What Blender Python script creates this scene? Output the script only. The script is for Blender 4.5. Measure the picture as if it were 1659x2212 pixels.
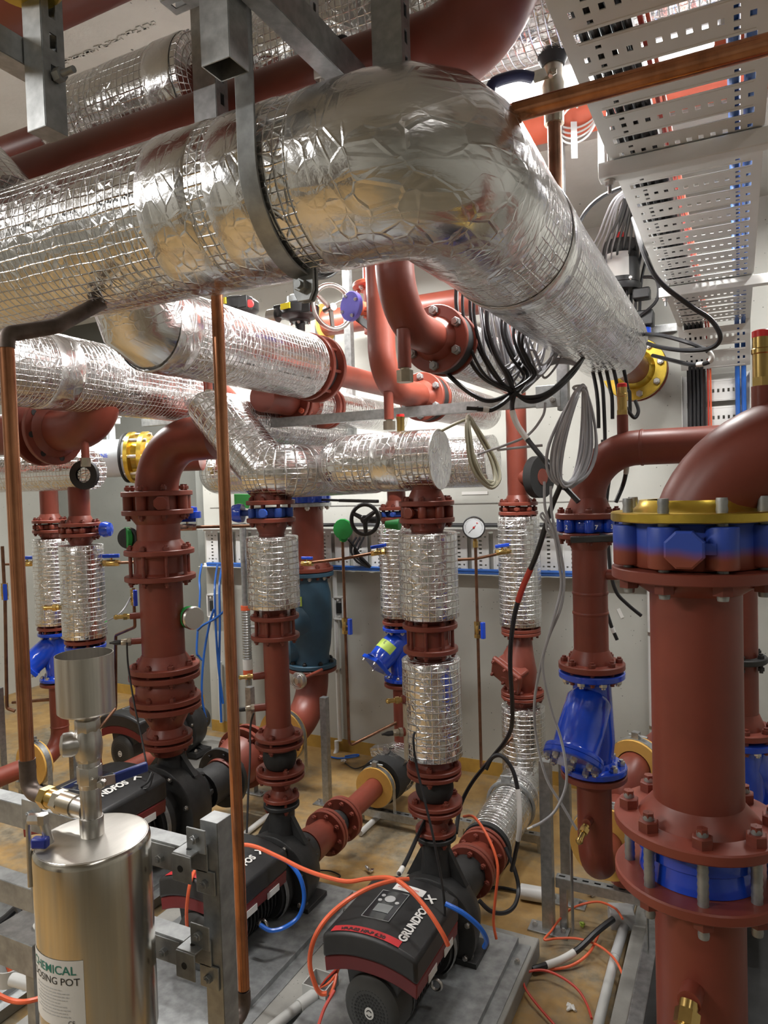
import bpy, math, random
from mathutils import Vector as V3, Matrix
for o in list(bpy.data.objects): bpy.data.objects.remove(o)
random.seed(7)
SC = bpy.context.scene; COL = SC.collection
pi = math.pi; sin, cos = math.sin, math.cos
# ---------------------------------------------------------------- camera (24 mm-equivalent phone lens, eye 1.95 m above the floor)
F = 1533.0; CAM = V3((0, 0, 1.95))
yaw, pit, rol = map(math.radians, (26.6, -2.1, -1.75))
CF = V3((-sin(yaw)*cos(pit), cos(yaw)*cos(pit), sin(pit)))
_r = V3((cos(yaw), sin(yaw), 0)); _u = _r.cross(CF)
CR = cos(rol)*_r + sin(rol)*_u; CU = -sin(rol)*_r + cos(rol)*_u
cd = bpy.data.cameras.new('camera'); cam = bpy.data.objects.new('camera', cd); COL.objects.link(cam)
cam.matrix_world = Matrix(((CR.x, CU.x, -CF.x, CAM.x), (CR.y, CU.y, -CF.y, CAM.y), (CR.z, CU.z, -CF.z, CAM.z), (0, 0, 0, 1)))
cd.sensor_fit = 'VERTICAL'; cd.sensor_height = 24; cd.lens = F/2212*24; cd.clip_start = .02
SC.camera = cam
# ---------------------------------------------------------------- world, exposure, lamps
W = bpy.data.worlds.new('world'); SC.world = W; W.use_nodes = True
W.node_tree.nodes['Background'].inputs[0].default_value = (.95, .97, 1, 1)
W.node_tree.nodes['Background'].inputs[1].default_value = .02
SC.view_settings.view_transform = 'Standard'; SC.view_settings.look = 'None'
SC.view_settings.gamma = 1; SC.view_settings.use_curve_mapping = False
SC.view_settings.exposure = 0.34
SC.cycles.use_denoising = True
SC.cycles.max_bounces = 7; SC.cycles.diffuse_bounces = 3; SC.cycles.glossy_bounces = 4; SC.cycles.use_adaptive_sampling = True; SC.cycles.adaptive_threshold = .03
SC.cycles.sample_clamp_indirect = 6
ZC = 3.95
# position, length along X or Y, watts; the last three are unseen and fill from the viewer's side
LAMPS = [((-.66, 2.56, 3.36), 'X', 1.25, 75, 'hanging over the copper valve behind the big foil elbow'),
         ((-2.5, 3.55, 3.36), 'X', 1.5, 70, 'above the middle risers near the back wall'),
         ((-4.3, 3.2, 3.36), 'X', 1.5, 60, 'above the left risers'),
         ((.55, 3.3, 3.36), 'Y', 1.5, 22, 'right of the cable ladder by the back wall'),
         ((-3.4, .4, 3.36), 'X', 1.5, 45, 'left of the viewer above the front aisle, unseen, for front fill'),
         ((-2.7, -1.2, 3.36), 'X', 1.5, 55, 'behind the viewer, unseen, for front fill'),
         ((.9, -.4, 3.36), 'Y', 1.5, 3, 'behind the viewer on the right, unseen, for front fill')]
# pixel <-> place helpers: the ray of a pixel of the photograph cut at a depth or a plane of the room
def ray(x, y): return CF + CR*((x-829.5)/F) - CU*((y-1106)/F)
def PZ(x, y, d): return CAM + ray(x, y)*d
def PX(x, y, v): q = ray(x, y); return CAM + q*((v-CAM.x)/q.x)
def PY(x, y, v): q = ray(x, y); return CAM + q*((v-CAM.y)/q.y)
def PH(x, y, v): q = ray(x, y); return CAM + q*((v-CAM.z)/q.z)
def tY(o, d, py):
    a = V3(o)-CAM; k = -(py-1106)/F; d = V3(d)
    return (k*CF.dot(a)-CU.dot(a))/(CU.dot(d)-k*CF.dot(d))
def tX(o, d, px):
    a = V3(o)-CAM; k = (px-829.5)/F; d = V3(d)
    return (k*CF.dot(a)-CR.dot(a))/(CR.dot(d)-k*CF.dot(d))
X_, Y_, Z_ = V3((1, 0, 0)), V3((0, 1, 0)), V3((0, 0, 1))
# ---------------------------------------------------------------- materials
MT = {}
class NT:
    def __init__(s, name):
        m = bpy.data.materials.new(name); m.use_nodes = True; s.m = m; s.t = m.node_tree
        s.b = s.t.nodes['Principled BSDF']; MT[name] = m
    def n(s, k, **kw):
        x = s.t.nodes.new('ShaderNode'+k)
        for a, v in kw.items(): setattr(x, a, v)
        return x
    def l(s, a, b): s.t.links.new(a, b)
    def val(s, n, i, v): n.inputs[i].default_value = v
    def math(s, op, a, b=None, c=None):
        x = s.n('Math', operation=op)
        for i, q in enumerate((a, b, c)):
            if q is None: continue
            if isinstance(q, (int, float)): x.inputs[i].default_value = q
            else: s.l(q, x.inputs[i])
        return x.outputs[0]
    def noise(s, vec, sc, det=3, ro=.55):
        x = s.n('TexNoise'); s.val(x, 'Scale', sc); s.val(x, 'Detail', det); s.val(x, 'Roughness', ro)
        if vec is not None: s.l(vec, x.inputs['Vector'])
        return x
    def ramp(s, fac, stops):
        x = s.n('ValToRGB'); e = x.color_ramp.elements
        while len(e) < len(stops): e.new(.5)
        for q, (p, c) in zip(e, stops): q.position = p; q.color = (*c, 1)
        s.l(fac, x.inputs[0]); return x.outputs[0]
    def bump(s, h, st, dist):
        x = s.n('Bump'); s.val(x, 'Strength', st); s.val(x, 'Distance', dist); s.l(h, x.inputs['Height'])
        s.l(x.outputs[0], s.b.inputs['Normal']); return x
def paint(name, c, rough=.5, metal=0, var=.15, sc=8, bump=0, coat=0, c2=None):
    """a plain coat with a slight blotchy variation"""
    k = NT(name); tc = k.n('TexCoord').outputs['Object']
    n = k.noise(tc, sc, 4)
    a = c2 or tuple(x*(1-var) for x in c); b = c if c2 else tuple(min(1, x*(1+var)) for x in c)
    k.l(k.ramp(n.outputs[0], [(.3, a), (.7, b)]), k.b.inputs['Base Color'])
    k.b.inputs['Roughness'].default_value = rough; k.b.inputs['Metallic'].default_value = metal
    if coat: k.b.inputs['Coat Weight'].default_value = coat
    if bump: k.bump(k.noise(tc, sc*12, 3).outputs[0], bump, .002)
    return k.m
def foil(name, grid=.021, wr=1.0, base=(.84, .835, .83), rough=.2, bd=1.0, lines=.5):
    k = NT(name); uv = k.n('UVMap').outputs[0]
    dn = k.noise(uv, 9, 2); dv = k.n('VectorMath', operation='MULTIPLY_ADD'); k.l(dn.outputs['Color'], dv.inputs[0])
    dv.inputs[1].default_value = (.012, .012, 0); k.l(uv, dv.inputs[2]); p = dv.outputs[0]
    sp = k.n('SeparateXYZ'); k.l(p, sp.inputs[0])
    def line(c, g, w):
        q = k.math('ABSOLUTE', k.math('SUBTRACT', k.math('FRACT', k.math('DIVIDE', c, g)), .5))
        return k.math('SUBTRACT', 1.0, k.math('SMOOTH_MIN', k.math('DIVIDE', k.math('SUBTRACT', .5, q), w), 1.0, .2))
    h1 = k.math('MAXIMUM', k.math('MULTIPLY', line(sp.outputs[0], grid, .08), .7), line(sp.outputs[1], grid, .1))
    # random straight creases: cell borders at two scales
    cr = None
    for sc, st in ((14, (1, .55, 1)), (36, (.6, 1, 1))):
        mp = k.n('Mapping'); k.l(uv, mp.inputs[0]); mp.inputs['Scale'].default_value = st; mp.inputs['Rotation'].default_value = (0, 0, .5*sc)
        vo = k.n('TexVoronoi', feature='DISTANCE_TO_EDGE'); k.val(vo, 'Scale', sc); k.l(mp.outputs[0], vo.inputs['Vector'])
        c = k.math('SUBTRACT', 1.0, k.math('MINIMUM', k.math('MULTIPLY', vo.outputs['Distance'], 11), 1.0))
        cr = c if cr is None else k.math('MAXIMUM', cr, c)
    mask = k.noise(uv, 5, 2).outputs[0]
    cr = k.math('MULTIPLY', cr, k.math('MULTIPLY_ADD', mask, 3.2, -1.1))
    cr = k.math('MAXIMUM', cr, 0.0)
    dent = k.noise(uv, 22, 4, .6).outputs[0]
    h = k.math('ADD', k.math('MULTIPLY', h1, .6*min(1, wr)), k.math('ADD', k.math('MULTIPLY', cr, .6*wr), k.math('MULTIPLY', dent, .8*wr)))
    k.bump(h, .9, .005*bd)
    k.b.inputs['Metallic'].default_value = 1; k.b.inputs['Roughness'].default_value = rough
    fine = k.noise(uv, 3, 2).outputs[0]
    # sharp folds of the film scatter instead of mirroring
    fold = k.math('MULTIPLY', k.math('MAXIMUM', k.math('POWER', cr, 3.0), k.math('MULTIPLY', k.math('POWER', h1, 2.0), k.math('MULTIPLY_ADD', mask, 2.2, -.5))), lines)
    fold = k.math('MINIMUM', k.math('MAXIMUM', fold, 0.0), .75)
    k.l(k.math('SUBTRACT', 1.0, fold), k.b.inputs['Metallic']); k.l(k.math('MULTIPLY_ADD', fold, .4, rough), k.b.inputs['Roughness'])
    k.l(k.ramp(fine, [(.3, tuple(x*.86 for x in base)), (.7, base)]), k.b.inputs['Base Color'])
    return k.m
def brushed(name, c, rough, ax, metal=1, sc=120, bump=.08):
    k = NT(name); tc = k.n('TexCoord').outputs['Object']; mp = k.n('Mapping'); k.l(tc, mp.inputs[0]); mp.inputs['Scale'].default_value = ax
    n = k.noise(mp.outputs[0], sc, 3)
    k.l(k.ramp(n.outputs[0], [(.3, tuple(x*.88 for x in c)), (.7, c)]), k.b.inputs['Base Color'])
    k.b.inputs['Roughness'].default_value = rough; k.b.inputs['Metallic'].default_value = metal
    k.bump(n.outputs[0], bump, .001); return k.m
def plain(name, c, rough=.5, metal=0, emit=0):
    k = NT(name); k.b.inputs['Base Color'].default_value = (*c, 1); k.b.inputs['Roughness'].default_value = rough
    k.b.inputs['Metallic'].default_value = metal
    if emit: k.b.inputs['Emission Color'].default_value = (*c, 1); k.b.inputs['Emission Strength'].default_value = emit
    return k.m
RED = paint('red_oxide', (.2, .043, .026), .4, var=.18, sc=5, bump=.06)
REDD = paint('red_oxide_bolts', (.17, .036, .022), .45, var=.2, sc=30)
ORANGE = paint('orange_red_primer', (.5, .09, .04), .5, sc=5)
FOIL = foil('foil_wrap', .022, 1.0, bd=.75); FOILS = foil('foil_sleeve', .026, 1.0, bd=.75); FOILF = foil('foil_smooth', .5, .7, rough=.2, bd=.7, lines=.5)
GALV = paint('galvanised', (.42, .43, .43), .38, .85, var=.22, sc=40)
GALVD = paint('galvanised_dull', (.33, .34, .34), .5, .75, var=.25, sc=25)
STEEL = plain('zinc_bolt', (.62, .6, .57), .3, 1)
GOLD = paint('passivated_gold', (.62, .44, .07), .3, .9, var=.25, sc=12)
BLUE = paint('blue_enamel', (.012, .065, .55), .15, var=.08, sc=6, coat=.5)
BLUEM = paint('blue_dusty', (.025, .075, .36), .45, var=.2, sc=10)
TEAL = paint('slate_blue', (.035, .09, .14), .45, var=.15, sc=8)
BLACK = paint('black_plastic', (.02, .02, .0205), .42, var=.2, sc=20)
CAST = paint('black_cast_iron', (.024, .024, .024), .5, var=.35, sc=14, bump=.25)
RUBBER = paint('black_rubber', (.02, .02, .02), .75, var=.2, sc=10)
FANC = paint('charcoal_plastic', (.04, .04, .038), .45)
PRED = paint('dark_red_band', (.16, .012, .014), .42, var=.1)
COPPER = None
def copper():
    k = NT('copper_tube'); tc = k.n('TexCoord').outputs['Object']; mp = k.n('Mapping'); k.l(tc, mp.inputs[0]); mp.inputs['Scale'].default_value = (3, 3, 1.2)
    n = k.noise(mp.outputs[0], 5, 5, .65)
    k.l(k.ramp(n.outputs[0], [(.25, (.2, .085, .045)), (.5, (.5, .22, .115)), (.75, (.68, .32, .17))]), k.b.inputs['Base Color'])
    k.b.inputs['Metallic'].default_value = .95; k.b.inputs['Roughness'].default_value = .23; return k.m
COPPER = copper()
COPD = paint('tarnished_copper', (.2, .1, .06), .4, .85, var=.35, sc=15)
BURNT = paint('heat_blackened_copper', (.13, .1, .085), .5, .7, var=.4, sc=20)
BRASS = paint('brass', (.6, .42, .15), .25, 1, var=.15, sc=25)
NICKEL = paint('nickel_brass', (.5, .45, .36), .3, 1, var=.15, sc=25)
STAIN = brushed('brushed_stainless', (.66, .62, .55), .19, (1, 1, .02))
STAINT = brushed('stainless_top', (.5, .48, .44), .4, (1, .2, 1), sc=60)
STAINP = paint('stainless_fitting', (.55, .53, .5), .3, 1, var=.15, sc=30)
WHITE = paint('white_plastic', (.68, .68, .66), .4, var=.05)
TRAYW = paint('white_powder_coat', (.72, .72, .7), .35, var=.06, sc=4)
GREYP = paint('grey_plastic', (.5, .5, .48), .45, var=.06)
METERG = paint('pale_grey_enamel', (.52, .56, .58), .35, var=.06)
CBLK = paint('black_cable', (.015, .015, .017), .4); CGRY = paint('grey_cable', (.36, .36, .38), .42)
CBEI = paint('beige_cable', (.42, .4, .29), .5); CBLU = paint('blue_cable', (.02, .11, .42), .35)
CORG = paint('orange_cable', (.75, .13, .05), .4); CRED = paint('red_cable', (.5, .05, .03), .45)
BFLEX = paint('bright_blue_hose', (.02, .14, .62), .3)
GREEN = paint('green_tape', (.02, .3, .06), .45); GREENL = paint('light_green_tape', (.1, .62, .16), .5)
YGRN = paint('yellow_green_tape', (.4, .55, .08), .5)
YFOAM = paint('yellow_phenolic', (.72, .42, .1), .7, var=.1, sc=12, bump=.2)
TAPER = paint('red_tape', (.5, .03, .035), .45); CHALK = plain('white_marker', (.75, .78, .85), .7)
PAPER = plain('white_label', (.7, .69, .66), .5); PAPG = plain('grey_label', (.42, .42, .42), .5); INK = plain('black_ink', (.02, .02, .02), .6)
LGREEN = plain('dark_green_ink', (.02, .18, .13), .6); YLAB = plain('yellow_label', (.75, .6, .03), .5); REDP = plain('red_plastic', (.7, .03, .03), .35)
PURP = paint('purple_blue_enamel', (.14, .12, .5), .4)
GLASS = plain('dark_glass', (.02, .022, .025), .12); DIAL = plain('gauge_dial', (.75, .78, .8), .4)
LAMPW = plain('lamp_diffuser', (1, .985, .96), .5, emit=9)
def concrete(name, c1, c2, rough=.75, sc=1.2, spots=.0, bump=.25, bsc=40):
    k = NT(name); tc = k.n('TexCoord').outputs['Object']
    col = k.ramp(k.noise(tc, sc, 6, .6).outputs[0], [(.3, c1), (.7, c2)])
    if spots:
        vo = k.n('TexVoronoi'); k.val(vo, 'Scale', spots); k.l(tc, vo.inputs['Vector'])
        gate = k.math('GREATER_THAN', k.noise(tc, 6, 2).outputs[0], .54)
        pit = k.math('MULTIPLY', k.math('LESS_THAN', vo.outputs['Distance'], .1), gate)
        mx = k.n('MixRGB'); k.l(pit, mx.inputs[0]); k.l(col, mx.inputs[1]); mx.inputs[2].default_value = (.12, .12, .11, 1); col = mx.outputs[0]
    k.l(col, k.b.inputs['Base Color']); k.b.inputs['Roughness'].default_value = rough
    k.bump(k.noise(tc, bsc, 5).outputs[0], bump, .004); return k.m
WALL = concrete('painted_wall', (.4, .4, .36), (.5, .5, .46), .7, 1.0, 34, .12, 30)
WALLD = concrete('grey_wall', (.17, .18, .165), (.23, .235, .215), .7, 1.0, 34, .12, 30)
CEIL = concrete('painted_ceiling', (.42, .41, .37), (.56, .55, .5), .8, 1.5, 16, .5, 35)
PLIN = concrete('plinth_concrete', (.2, .195, .18), (.34, .33, .3), .7, 4, 50, .3, 60)
def floor_mat():
    k = NT('ochre_floor'); tc = k.n('TexCoord').outputs['Object']
    a = k.ramp(k.noise(tc, 9, 5, .6).outputs[0], [(.3, (.29, .17, .058)), (.7, (.43, .275, .105))])
    sx = k.n('SeparateXYZ'); k.l(tc, sx.inputs[0])
    worn = k.math('MULTIPLY', k.math('SMOOTHSTEP', sx.outputs[0], .85, 1.25) if False else k.math('MINIMUM', k.math('MAXIMUM', k.math('MULTIPLY_ADD', sx.outputs[0], 2.2, -1.9), 0.0), 1.0), .17)
    dirt = k.ramp(k.math('ADD', k.noise(tc, 2.6, 7, .68).outputs[0], worn), [(.46, (0, 0, 0)), (.62, (1, 1, 1))])
    mx = k.n('MixRGB'); k.l(dirt, mx.inputs[0]); k.l(a, mx.inputs[1])
    k.l(k.ramp(k.noise(tc, 20, 4).outputs[0], [(.3, (.13, .11, .075)), (.7, (.3, .25, .17))]), mx.inputs[2])
    k.l(mx.outputs[0], k.b.inputs['Base Color']); k.b.inputs['Roughness'].default_value = .5
    k.bump(k.noise(tc, 60, 4).outputs[0], .12, .002); return k.m
FLOOR = floor_mat()
OCHRE = paint('ochre_band', (.42, .25, .05), .55, var=.25, sc=6)
# ---------------------------------------------------------------- mesh builder
ORG = {}
def frame(d):
    d = V3(d).normalized(); a = Z_ if abs(d.z) < .9 else X_
    x = a.cross(d).normalized(); return x, d.cross(x), d
class MB:
    def __init__(s): s.v = []; s.f = []; s.uv = []; s.m = []; s.mi = 0
    def face(s, idx, uvs=None): s.f.append(idx); s.uv.append(uvs or [(s.v[i].x+s.v[i].z*.37, s.v[i].y+s.v[i].z) for i in idx]); s.m.append(s.mi)
    def rings(s, R, us, vs, closed=True):
        b = len(s.v); n = len(R[0])
        for q in R: s.v += q
        m = n if closed else n-1
        for i in range(len(R)-1):
            for j in range(m):
                k = (j+1) % n
                s.face([b+i*n+j, b+i*n+k, b+(i+1)*n+k, b+(i+1)*n+j], [(us[j], vs[i]), (us[j+1], vs[i]), (us[j+1], vs[i+1]), (us[j], vs[i+1])])
        return b
    def cap(s, ring, flip=False):
        b = len(s.v); s.v += ring; i = list(range(b, b+len(ring)))
        x, y, _ = frame((ring[1]-ring[0]).cross(ring[2]-ring[1]))
        s.face(i[::-1] if flip else i, None if True else None)
        s.uv[-1] = [(s.v[q].dot(x), s.v[q].dot(y)) for q in s.f[-1]]
    def lathe(s, o, d, prof, n=28, caps=True, a0=0, sx=1, sy=1):
        o = V3(o); x, y, z = frame(d); R = []; vs = [0]; rm = max(p[1] for p in prof)
        for i, (t, r) in enumerate(prof):
            R.append([o+z*t+(x*(cos(a0+2*pi*j/n)*sx)+y*(sin(a0+2*pi*j/n)*sy))*max(r, 1e-5) for j in range(n)])
            if i: vs.append(vs[-1]+math.hypot(t-prof[i-1][0], r-prof[i-1][1]))
        s.rings(R, [2*pi*rm*j/n for j in range(n+1)], vs)
        if caps:
            if prof[0][1] > 1e-4: s.cap(R[0], True)
            if prof[-1][1] > 1e-4: s.cap(R[-1])
        return s
    def cyl(s, a, b, r, r2=None, n=20, bev=0):
        a, b = V3(a), V3(b); L = (b-a).length; r2 = r if r2 is None else r2
        pr = [(0, r), (L, r2)] if not bev else [(0, r-bev), (bev*.3, r-bev*.3), (bev, r), (L-bev, r2), (L-bev*.3, r2-bev*.3), (L, r2-bev)]
        return s.lathe(a, b-a, pr, n)
    def hexa(s, a, b, r): return s.cyl(a, b, r, n=6)
    def tube(s, P, r, n=14, caps=True, ring=False):
        P = [V3(p) for p in P]; N = len(P); T = []
        for i in range(N):
            a = P[i-1] if i or ring else P[0]; b = P[(i+1) % N] if i < N-1 or ring else P[-1]
            T.append((b-a).normalized())
        x, y, _ = frame(T[0]); R = []; vs = [0]
        for i in range(N):
            if i: x = (x-T[i]*x.dot(T[i])).normalized()
            y = T[i].cross(x); k = 1
            if not ring and 0 < i < N-1:
                c = max(.35, (P[i]-P[i-1]).normalized().dot(T[i])); k = 1/c
                w = ((P[i+1]-P[i]).normalized()-(P[i]-P[i-1]).normalized())
                w = w.normalized() if w.length > 1e-6 else None
            else: w = None
            q = r[i] if isinstance(r, (list, tuple)) else r
            rg = []
            for j in range(n):
                e = x*cos(2*pi*j/n)+y*sin(2*pi*j/n)
                if w is not None and k > 1.02: e = e+w*(e.dot(w)*(k-1))
                rg.append(P[i]+e*q)
            R.append(rg)
            if i: vs.append(vs[-1]+(P[i]-P[i-1]).length)
        rm = max(r) if isinstance(r, (list, tuple)) else r
        if ring: R.append(R[0]); vs.append(vs[-1]+(P[0]-P[-1]).length)
        s.rings(R, [2*pi*rm*j/n for j in range(n+1)], vs)
        if caps and not ring: s.cap(R[0], True); s.cap(R[-1])
        return s
    def box(s, c, sz, ax=None):
        c = V3(c); e = ax or (X_, Y_, Z_); e = [V3(a).normalized()*(h/2) for a, h in zip(e, sz)]; b = len(s.v)
        for k in range(8): s.v.append(c+e[0]*(1 if k & 1 else -1)+e[1]*(1 if k & 2 else -1)+e[2]*(1 if k & 4 else -1))
        for q in ((0, 2, 3, 1), (4, 5, 7, 6), (0, 1, 5, 4), (2, 6, 7, 3), (0, 4, 6, 2), (1, 3, 7, 5)): s.face([b+i for i in q])
        return s
    def bar(s, a, b, w, h, up=Z_):
        a, b = V3(a), V3(b); d = (b-a).normalized(); x = V3(up).cross(d).normalized(); y = d.cross(x)
        return s.box((a+b)/2, (w, h, (b-a).length), (x, y, d))
    def prism(s, poly, o, ex, ey, ez):
        o = V3(o); A = [o+V3(ex)*x+V3(ey)*y for x, y in poly]; B = [p+V3(ez) for p in A]; n = len(poly); b = len(s.v); s.v += A+B
        for j in range(n): k = (j+1) % n; s.face([b+j, b+k, b+n+k, b+n+j])
        s.face(list(range(b+n-1, b-1, -1))); s.face(list(range(b+n, b+2*n))); return s
    def build(s, name, mat, parent=None, sm=40, bev=0, solid=0, flat=False):
        me = bpy.data.meshes.new(name)
        if parent is None:
            lo = [min(p[i] for p in s.v) for i in range(3)]; hi = [max(p[i] for p in s.v) for i in range(3)]
            org = V3(((lo[0]+hi[0])/2, (lo[1]+hi[1])/2, lo[2]))
        else: org = ORG[parent.name]
        me.from_pydata([p-org for p in s.v], [], s.f)
        ul = me.uv_layers.new(name='UVMap'); k = 0
        for q in s.uv:
            for c in q: ul.data[k].uv = c; k += 1
        for m in (mat if isinstance(mat, (list, tuple)) else [mat]): me.materials.append(m)
        for p, i in zip(me.polygons, s.m): p.material_index = i; p.use_smooth = not flat
        if not flat: me.set_sharp_from_angle(angle=math.radians(sm))
        o = bpy.data.objects.new(name, me); COL.objects.link(o)
        if parent is None: o.location = org; ORG[o.name] = org
        else: o.parent = parent; ORG[o.name] = org
        if solid: q = o.modifiers.new('s', 'SOLIDIFY'); q.thickness = solid; q.offset = 0
        if bev: q = o.modifiers.new('b', 'BEVEL'); q.width = bev; q.segments = 2; q.limit_method = 'ANGLE'; q.angle_limit = math.radians(35)
        return o
def tag(o, label, cat, group=None):
    o['label'] = label; o['category'] = cat
    if group: o['group'] = group
    return o
def thing(name, label, cat, loc, group=None):
    o = bpy.data.objects.new(name, None); COL.objects.link(o); o.location = V3(loc); o.empty_display_size = .05
    ORG[o.name] = V3(loc); return tag(o, label, cat, group)
def struct(o): o['kind'] = 'structure'; return o
def cm(P, k=8, closed=False):
    """smooth curve through points"""
    P = [V3(p) for p in P]; N = len(P); out = []
    for i in range(N if closed else N-1):
        g = (lambda j: P[j % N]) if closed else (lambda j: P[max(0, min(N-1, j))])
        a, b, c, d = g(i-1), g(i), g(i+1), g(i+2)
        for q in range(k):
            t = q/k; out.append(.5*((2*b)+(c-a)*t+(2*a-5*b+4*c-d)*t*t+(3*b-a-3*c+d)*t**3))
    if not closed: out.append(P[-1])
    return out
def route(P, rad, seg=9):
    """polyline with arc bends, as welded pipe elbows"""
    P = [V3(p) for p in P]; out = [P[0]]
    for i in range(1, len(P)-1):
        a = (P[i-1]-P[i]).normalized(); b = (P[i+1]-P[i]).normalized(); th = a.angle(b); q = rad/math.tan(th/2)
        c = P[i]+(a+b).normalized()*(rad/sin(th/2)); s0 = P[i]+a*q-c; s1 = P[i]+b*q-c; om = s0.angle(s1)
        for k in range(seg+1):
            t = k/seg; out.append(c+(s0*sin((1-t)*om)+s1*sin(t*om))/sin(om))
    out.append(P[-1]); return out
# bolts share one mesh per size
BOLTS = {}
def bolt_mesh(r, L, mat, tail):
    key = (round(r, 4), round(L, 3), mat.name, tail)
    if key not in BOLTS:
        b = MB(); b.lathe((0, 0, 0), Z_, [(0, r), (r*.9, r), (r*1.05, r*.86)], 6); b.cyl((0, 0, -L-tail), (0, 0, r*1.5), r*.56, n=10)
        if L > r*2: b.lathe((0, 0, -L-r*.95), Z_, [(0, r*.9), (r*.1, r), (r*.95, r)], 6)
        me = bpy.data.meshes.new('bolt'); me.from_pydata(b.v, [], b.f); me.materials.append(mat)
        for p in me.polygons: p.use_smooth = True
        me.set_sharp_from_angle(angle=.6); BOLTS[key] = me
    return BOLTS[key]
def bolt(parent, p, d, r, L, mat, tail=None, name='bolt'):
    o = bpy.data.objects.new(name, bolt_mesh(r, L, mat, r*1.6 if tail is None else tail)); COL.objects.link(o)
    o.parent = parent; o.location = V3(p)-ORG[parent.name]; o.rotation_mode = 'QUATERNION'; o.rotation_quaternion = V3(d).to_track_quat('Z', 'Y')
    return o
def ring_bolts(parent, o, d, rb, nb, r, L, mat, a0=.2, tail=None):
    x, y, z = frame(d)
    for k in range(nb):
        a = a0+2*pi*k/nb; bolt(parent, V3(o)+x*(cos(a)*rb)+y*(sin(a)*rb), d, r, L, mat, tail)
def disc(root, o, d, r, th, rp=0, mat=RED, hub=0, name='flange'):
    """flange plate centred on o; hub >0 adds a weld neck towards +d, <0 towards -d"""
    b = MB(); e = .003; h = th/2
    b.lathe(o, d, [(-h, max(rp, .001)), (-h, r-e), (-h+e, r), (h-e, r), (h, r-e), (h, max(rp, .001))], 40, caps=False)
    if hub: s = 1 if hub > 0 else -1; b.lathe(V3(o)+V3(d)*(s*h*.9), V3(d)*s, [(0, rp*1.32), (abs(hub)*.35, rp*1.25), (abs(hub), rp*1.01)], 32, caps=False)
    return b.build(name, mat, root)
def flanges(root, o, d, r, rp, offs, th=.019, nb=8, br=.0125, mat=RED, bmat=None, hub=0, mats=None, a0=.2, tail=None):
    """one or two mated flanges at offsets along d, clamped by bolts running through both"""
    d = V3(d).normalized(); o = V3(o); fs = []
    for i, t in enumerate(offs):
        s = hub if i == len(offs)-1 else -hub
        fs.append(disc(root, o+d*t, d, r, th, rp, (mats[i] if mats else mat), s))
    ring_bolts(fs[-1], o+d*(offs[-1]+th/2), d, r*.815, nb, br, offs[-1]-offs[0]+th, bmat or REDD, a0, tail)
    return fs
class Up:
    """a vertical axis; z(row) is the height at which it crosses that row of the photograph"""
    def __init__(s, x, y): s.x, s.y = x, y
    def z(s, py): return tY((s.x, s.y, 0), Z_, py)
    def p(s, py): return V3((s.x, s.y, s.z(py)))
def sleeve(root, a, b, r, mat=None, n=40, name='insulation_sleeve'):
    a, b = V3(a), V3(b); L = (b-a).length; k = MB(); m = 10; random.seed(int(L*1e4)+7)
    pr = [(0, r*.55), (.002, r-.004), (.006, r)]+[(L*i/m, r*(1+random.uniform(-.008, .008))) for i in range(1, m)]+[(L-.006, r), (L-.002, r-.004), (L, r*.55)]
    return k.lathe(a, b-a, pr, n, caps=False).build(name, mat or FOILS, root, sm=60)
TXT = {}
def text(s, size, fn, mat, parent, name='lettering', bold=.0, align='LEFT'):
    """flat lettering laid on a surface: fn maps (x, y) of the writing to a place"""
    c = bpy.data.curves.new('t', 'FONT'); c.body = s; c.size = size; c.offset = bold; c.align_x = align; c.resolution_u = 3
    o = bpy.data.objects.new('t', c); COL.objects.link(o); bpy.context.view_layer.update()
    me = bpy.data.meshes.new_from_object(o.evaluated_get(bpy.context.evaluated_depsgraph_get()))
    b = MB(); b.v = [fn(v.co.x, v.co.y) for v in me.vertices]
    for p in me.polygons: b.face(list(p.vertices))
    bpy.data.objects.remove(o); bpy.data.meshes.remove(me)
    return b.build(name, mat, parent)
def plane_fn(o, ex, ey):
    o, ex, ey = V3(o), V3(ex).normalized(), V3(ey).normalized(); return lambda x, y: o+ex*x+ey*y
def quad(b, fn, x0, x1, y0, y1, nx=1, ny=1):
    R = [[fn(x0+(x1-x0)*i/nx, y0+(y1-y0)*j/ny) for i in range(nx+1)] for j in range(ny+1)]
    b.rings(R, [i*.01 for i in range(nx+2)], [j*.01 for j in range(ny+1)], closed=False); return b
# ---------------------------------------------------------------- the room
YW = 4.475
def shell(name, c, s, m): b = MB().box(c, s); return struct(b.build(name, m))
shell('floor', (-1.5, .9, -.05), (10.2, 8.6, .1), FLOOR)
shell('ceiling', (-1.5, .9, ZC+.05), (10.2, 8.6, .1), CEIL)
shell('beam_1', (-1.5, 3.93, 3.71), (10.2, 1.2, .48), CEIL)
shell('wall_back', (0, YW+.06, ZC/2), (7.74, .12, ZC), WALL)
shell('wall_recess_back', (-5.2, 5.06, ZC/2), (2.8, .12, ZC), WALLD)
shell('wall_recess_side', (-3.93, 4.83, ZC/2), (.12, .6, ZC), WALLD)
shell('wall_left', (-6.55, .9, ZC/2), (.12, 8.6, ZC), WALL)
shell('wall_right', (2.6, .9, ZC/2), (.12, 8.6, ZC), WALL)
shell('wall_front', (-1.5, -3.3, ZC/2), (10.2, .12, ZC), WALL)
struct(MB().box((0, YW-.002, .045), (7.74, .006, .09)).build('baseboard_back', OCHRE))
struct(MB().box((-5.2, 4.99, .045), (2.6, .01, .09)).build('baseboard_recess', OCHRE))
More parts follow.
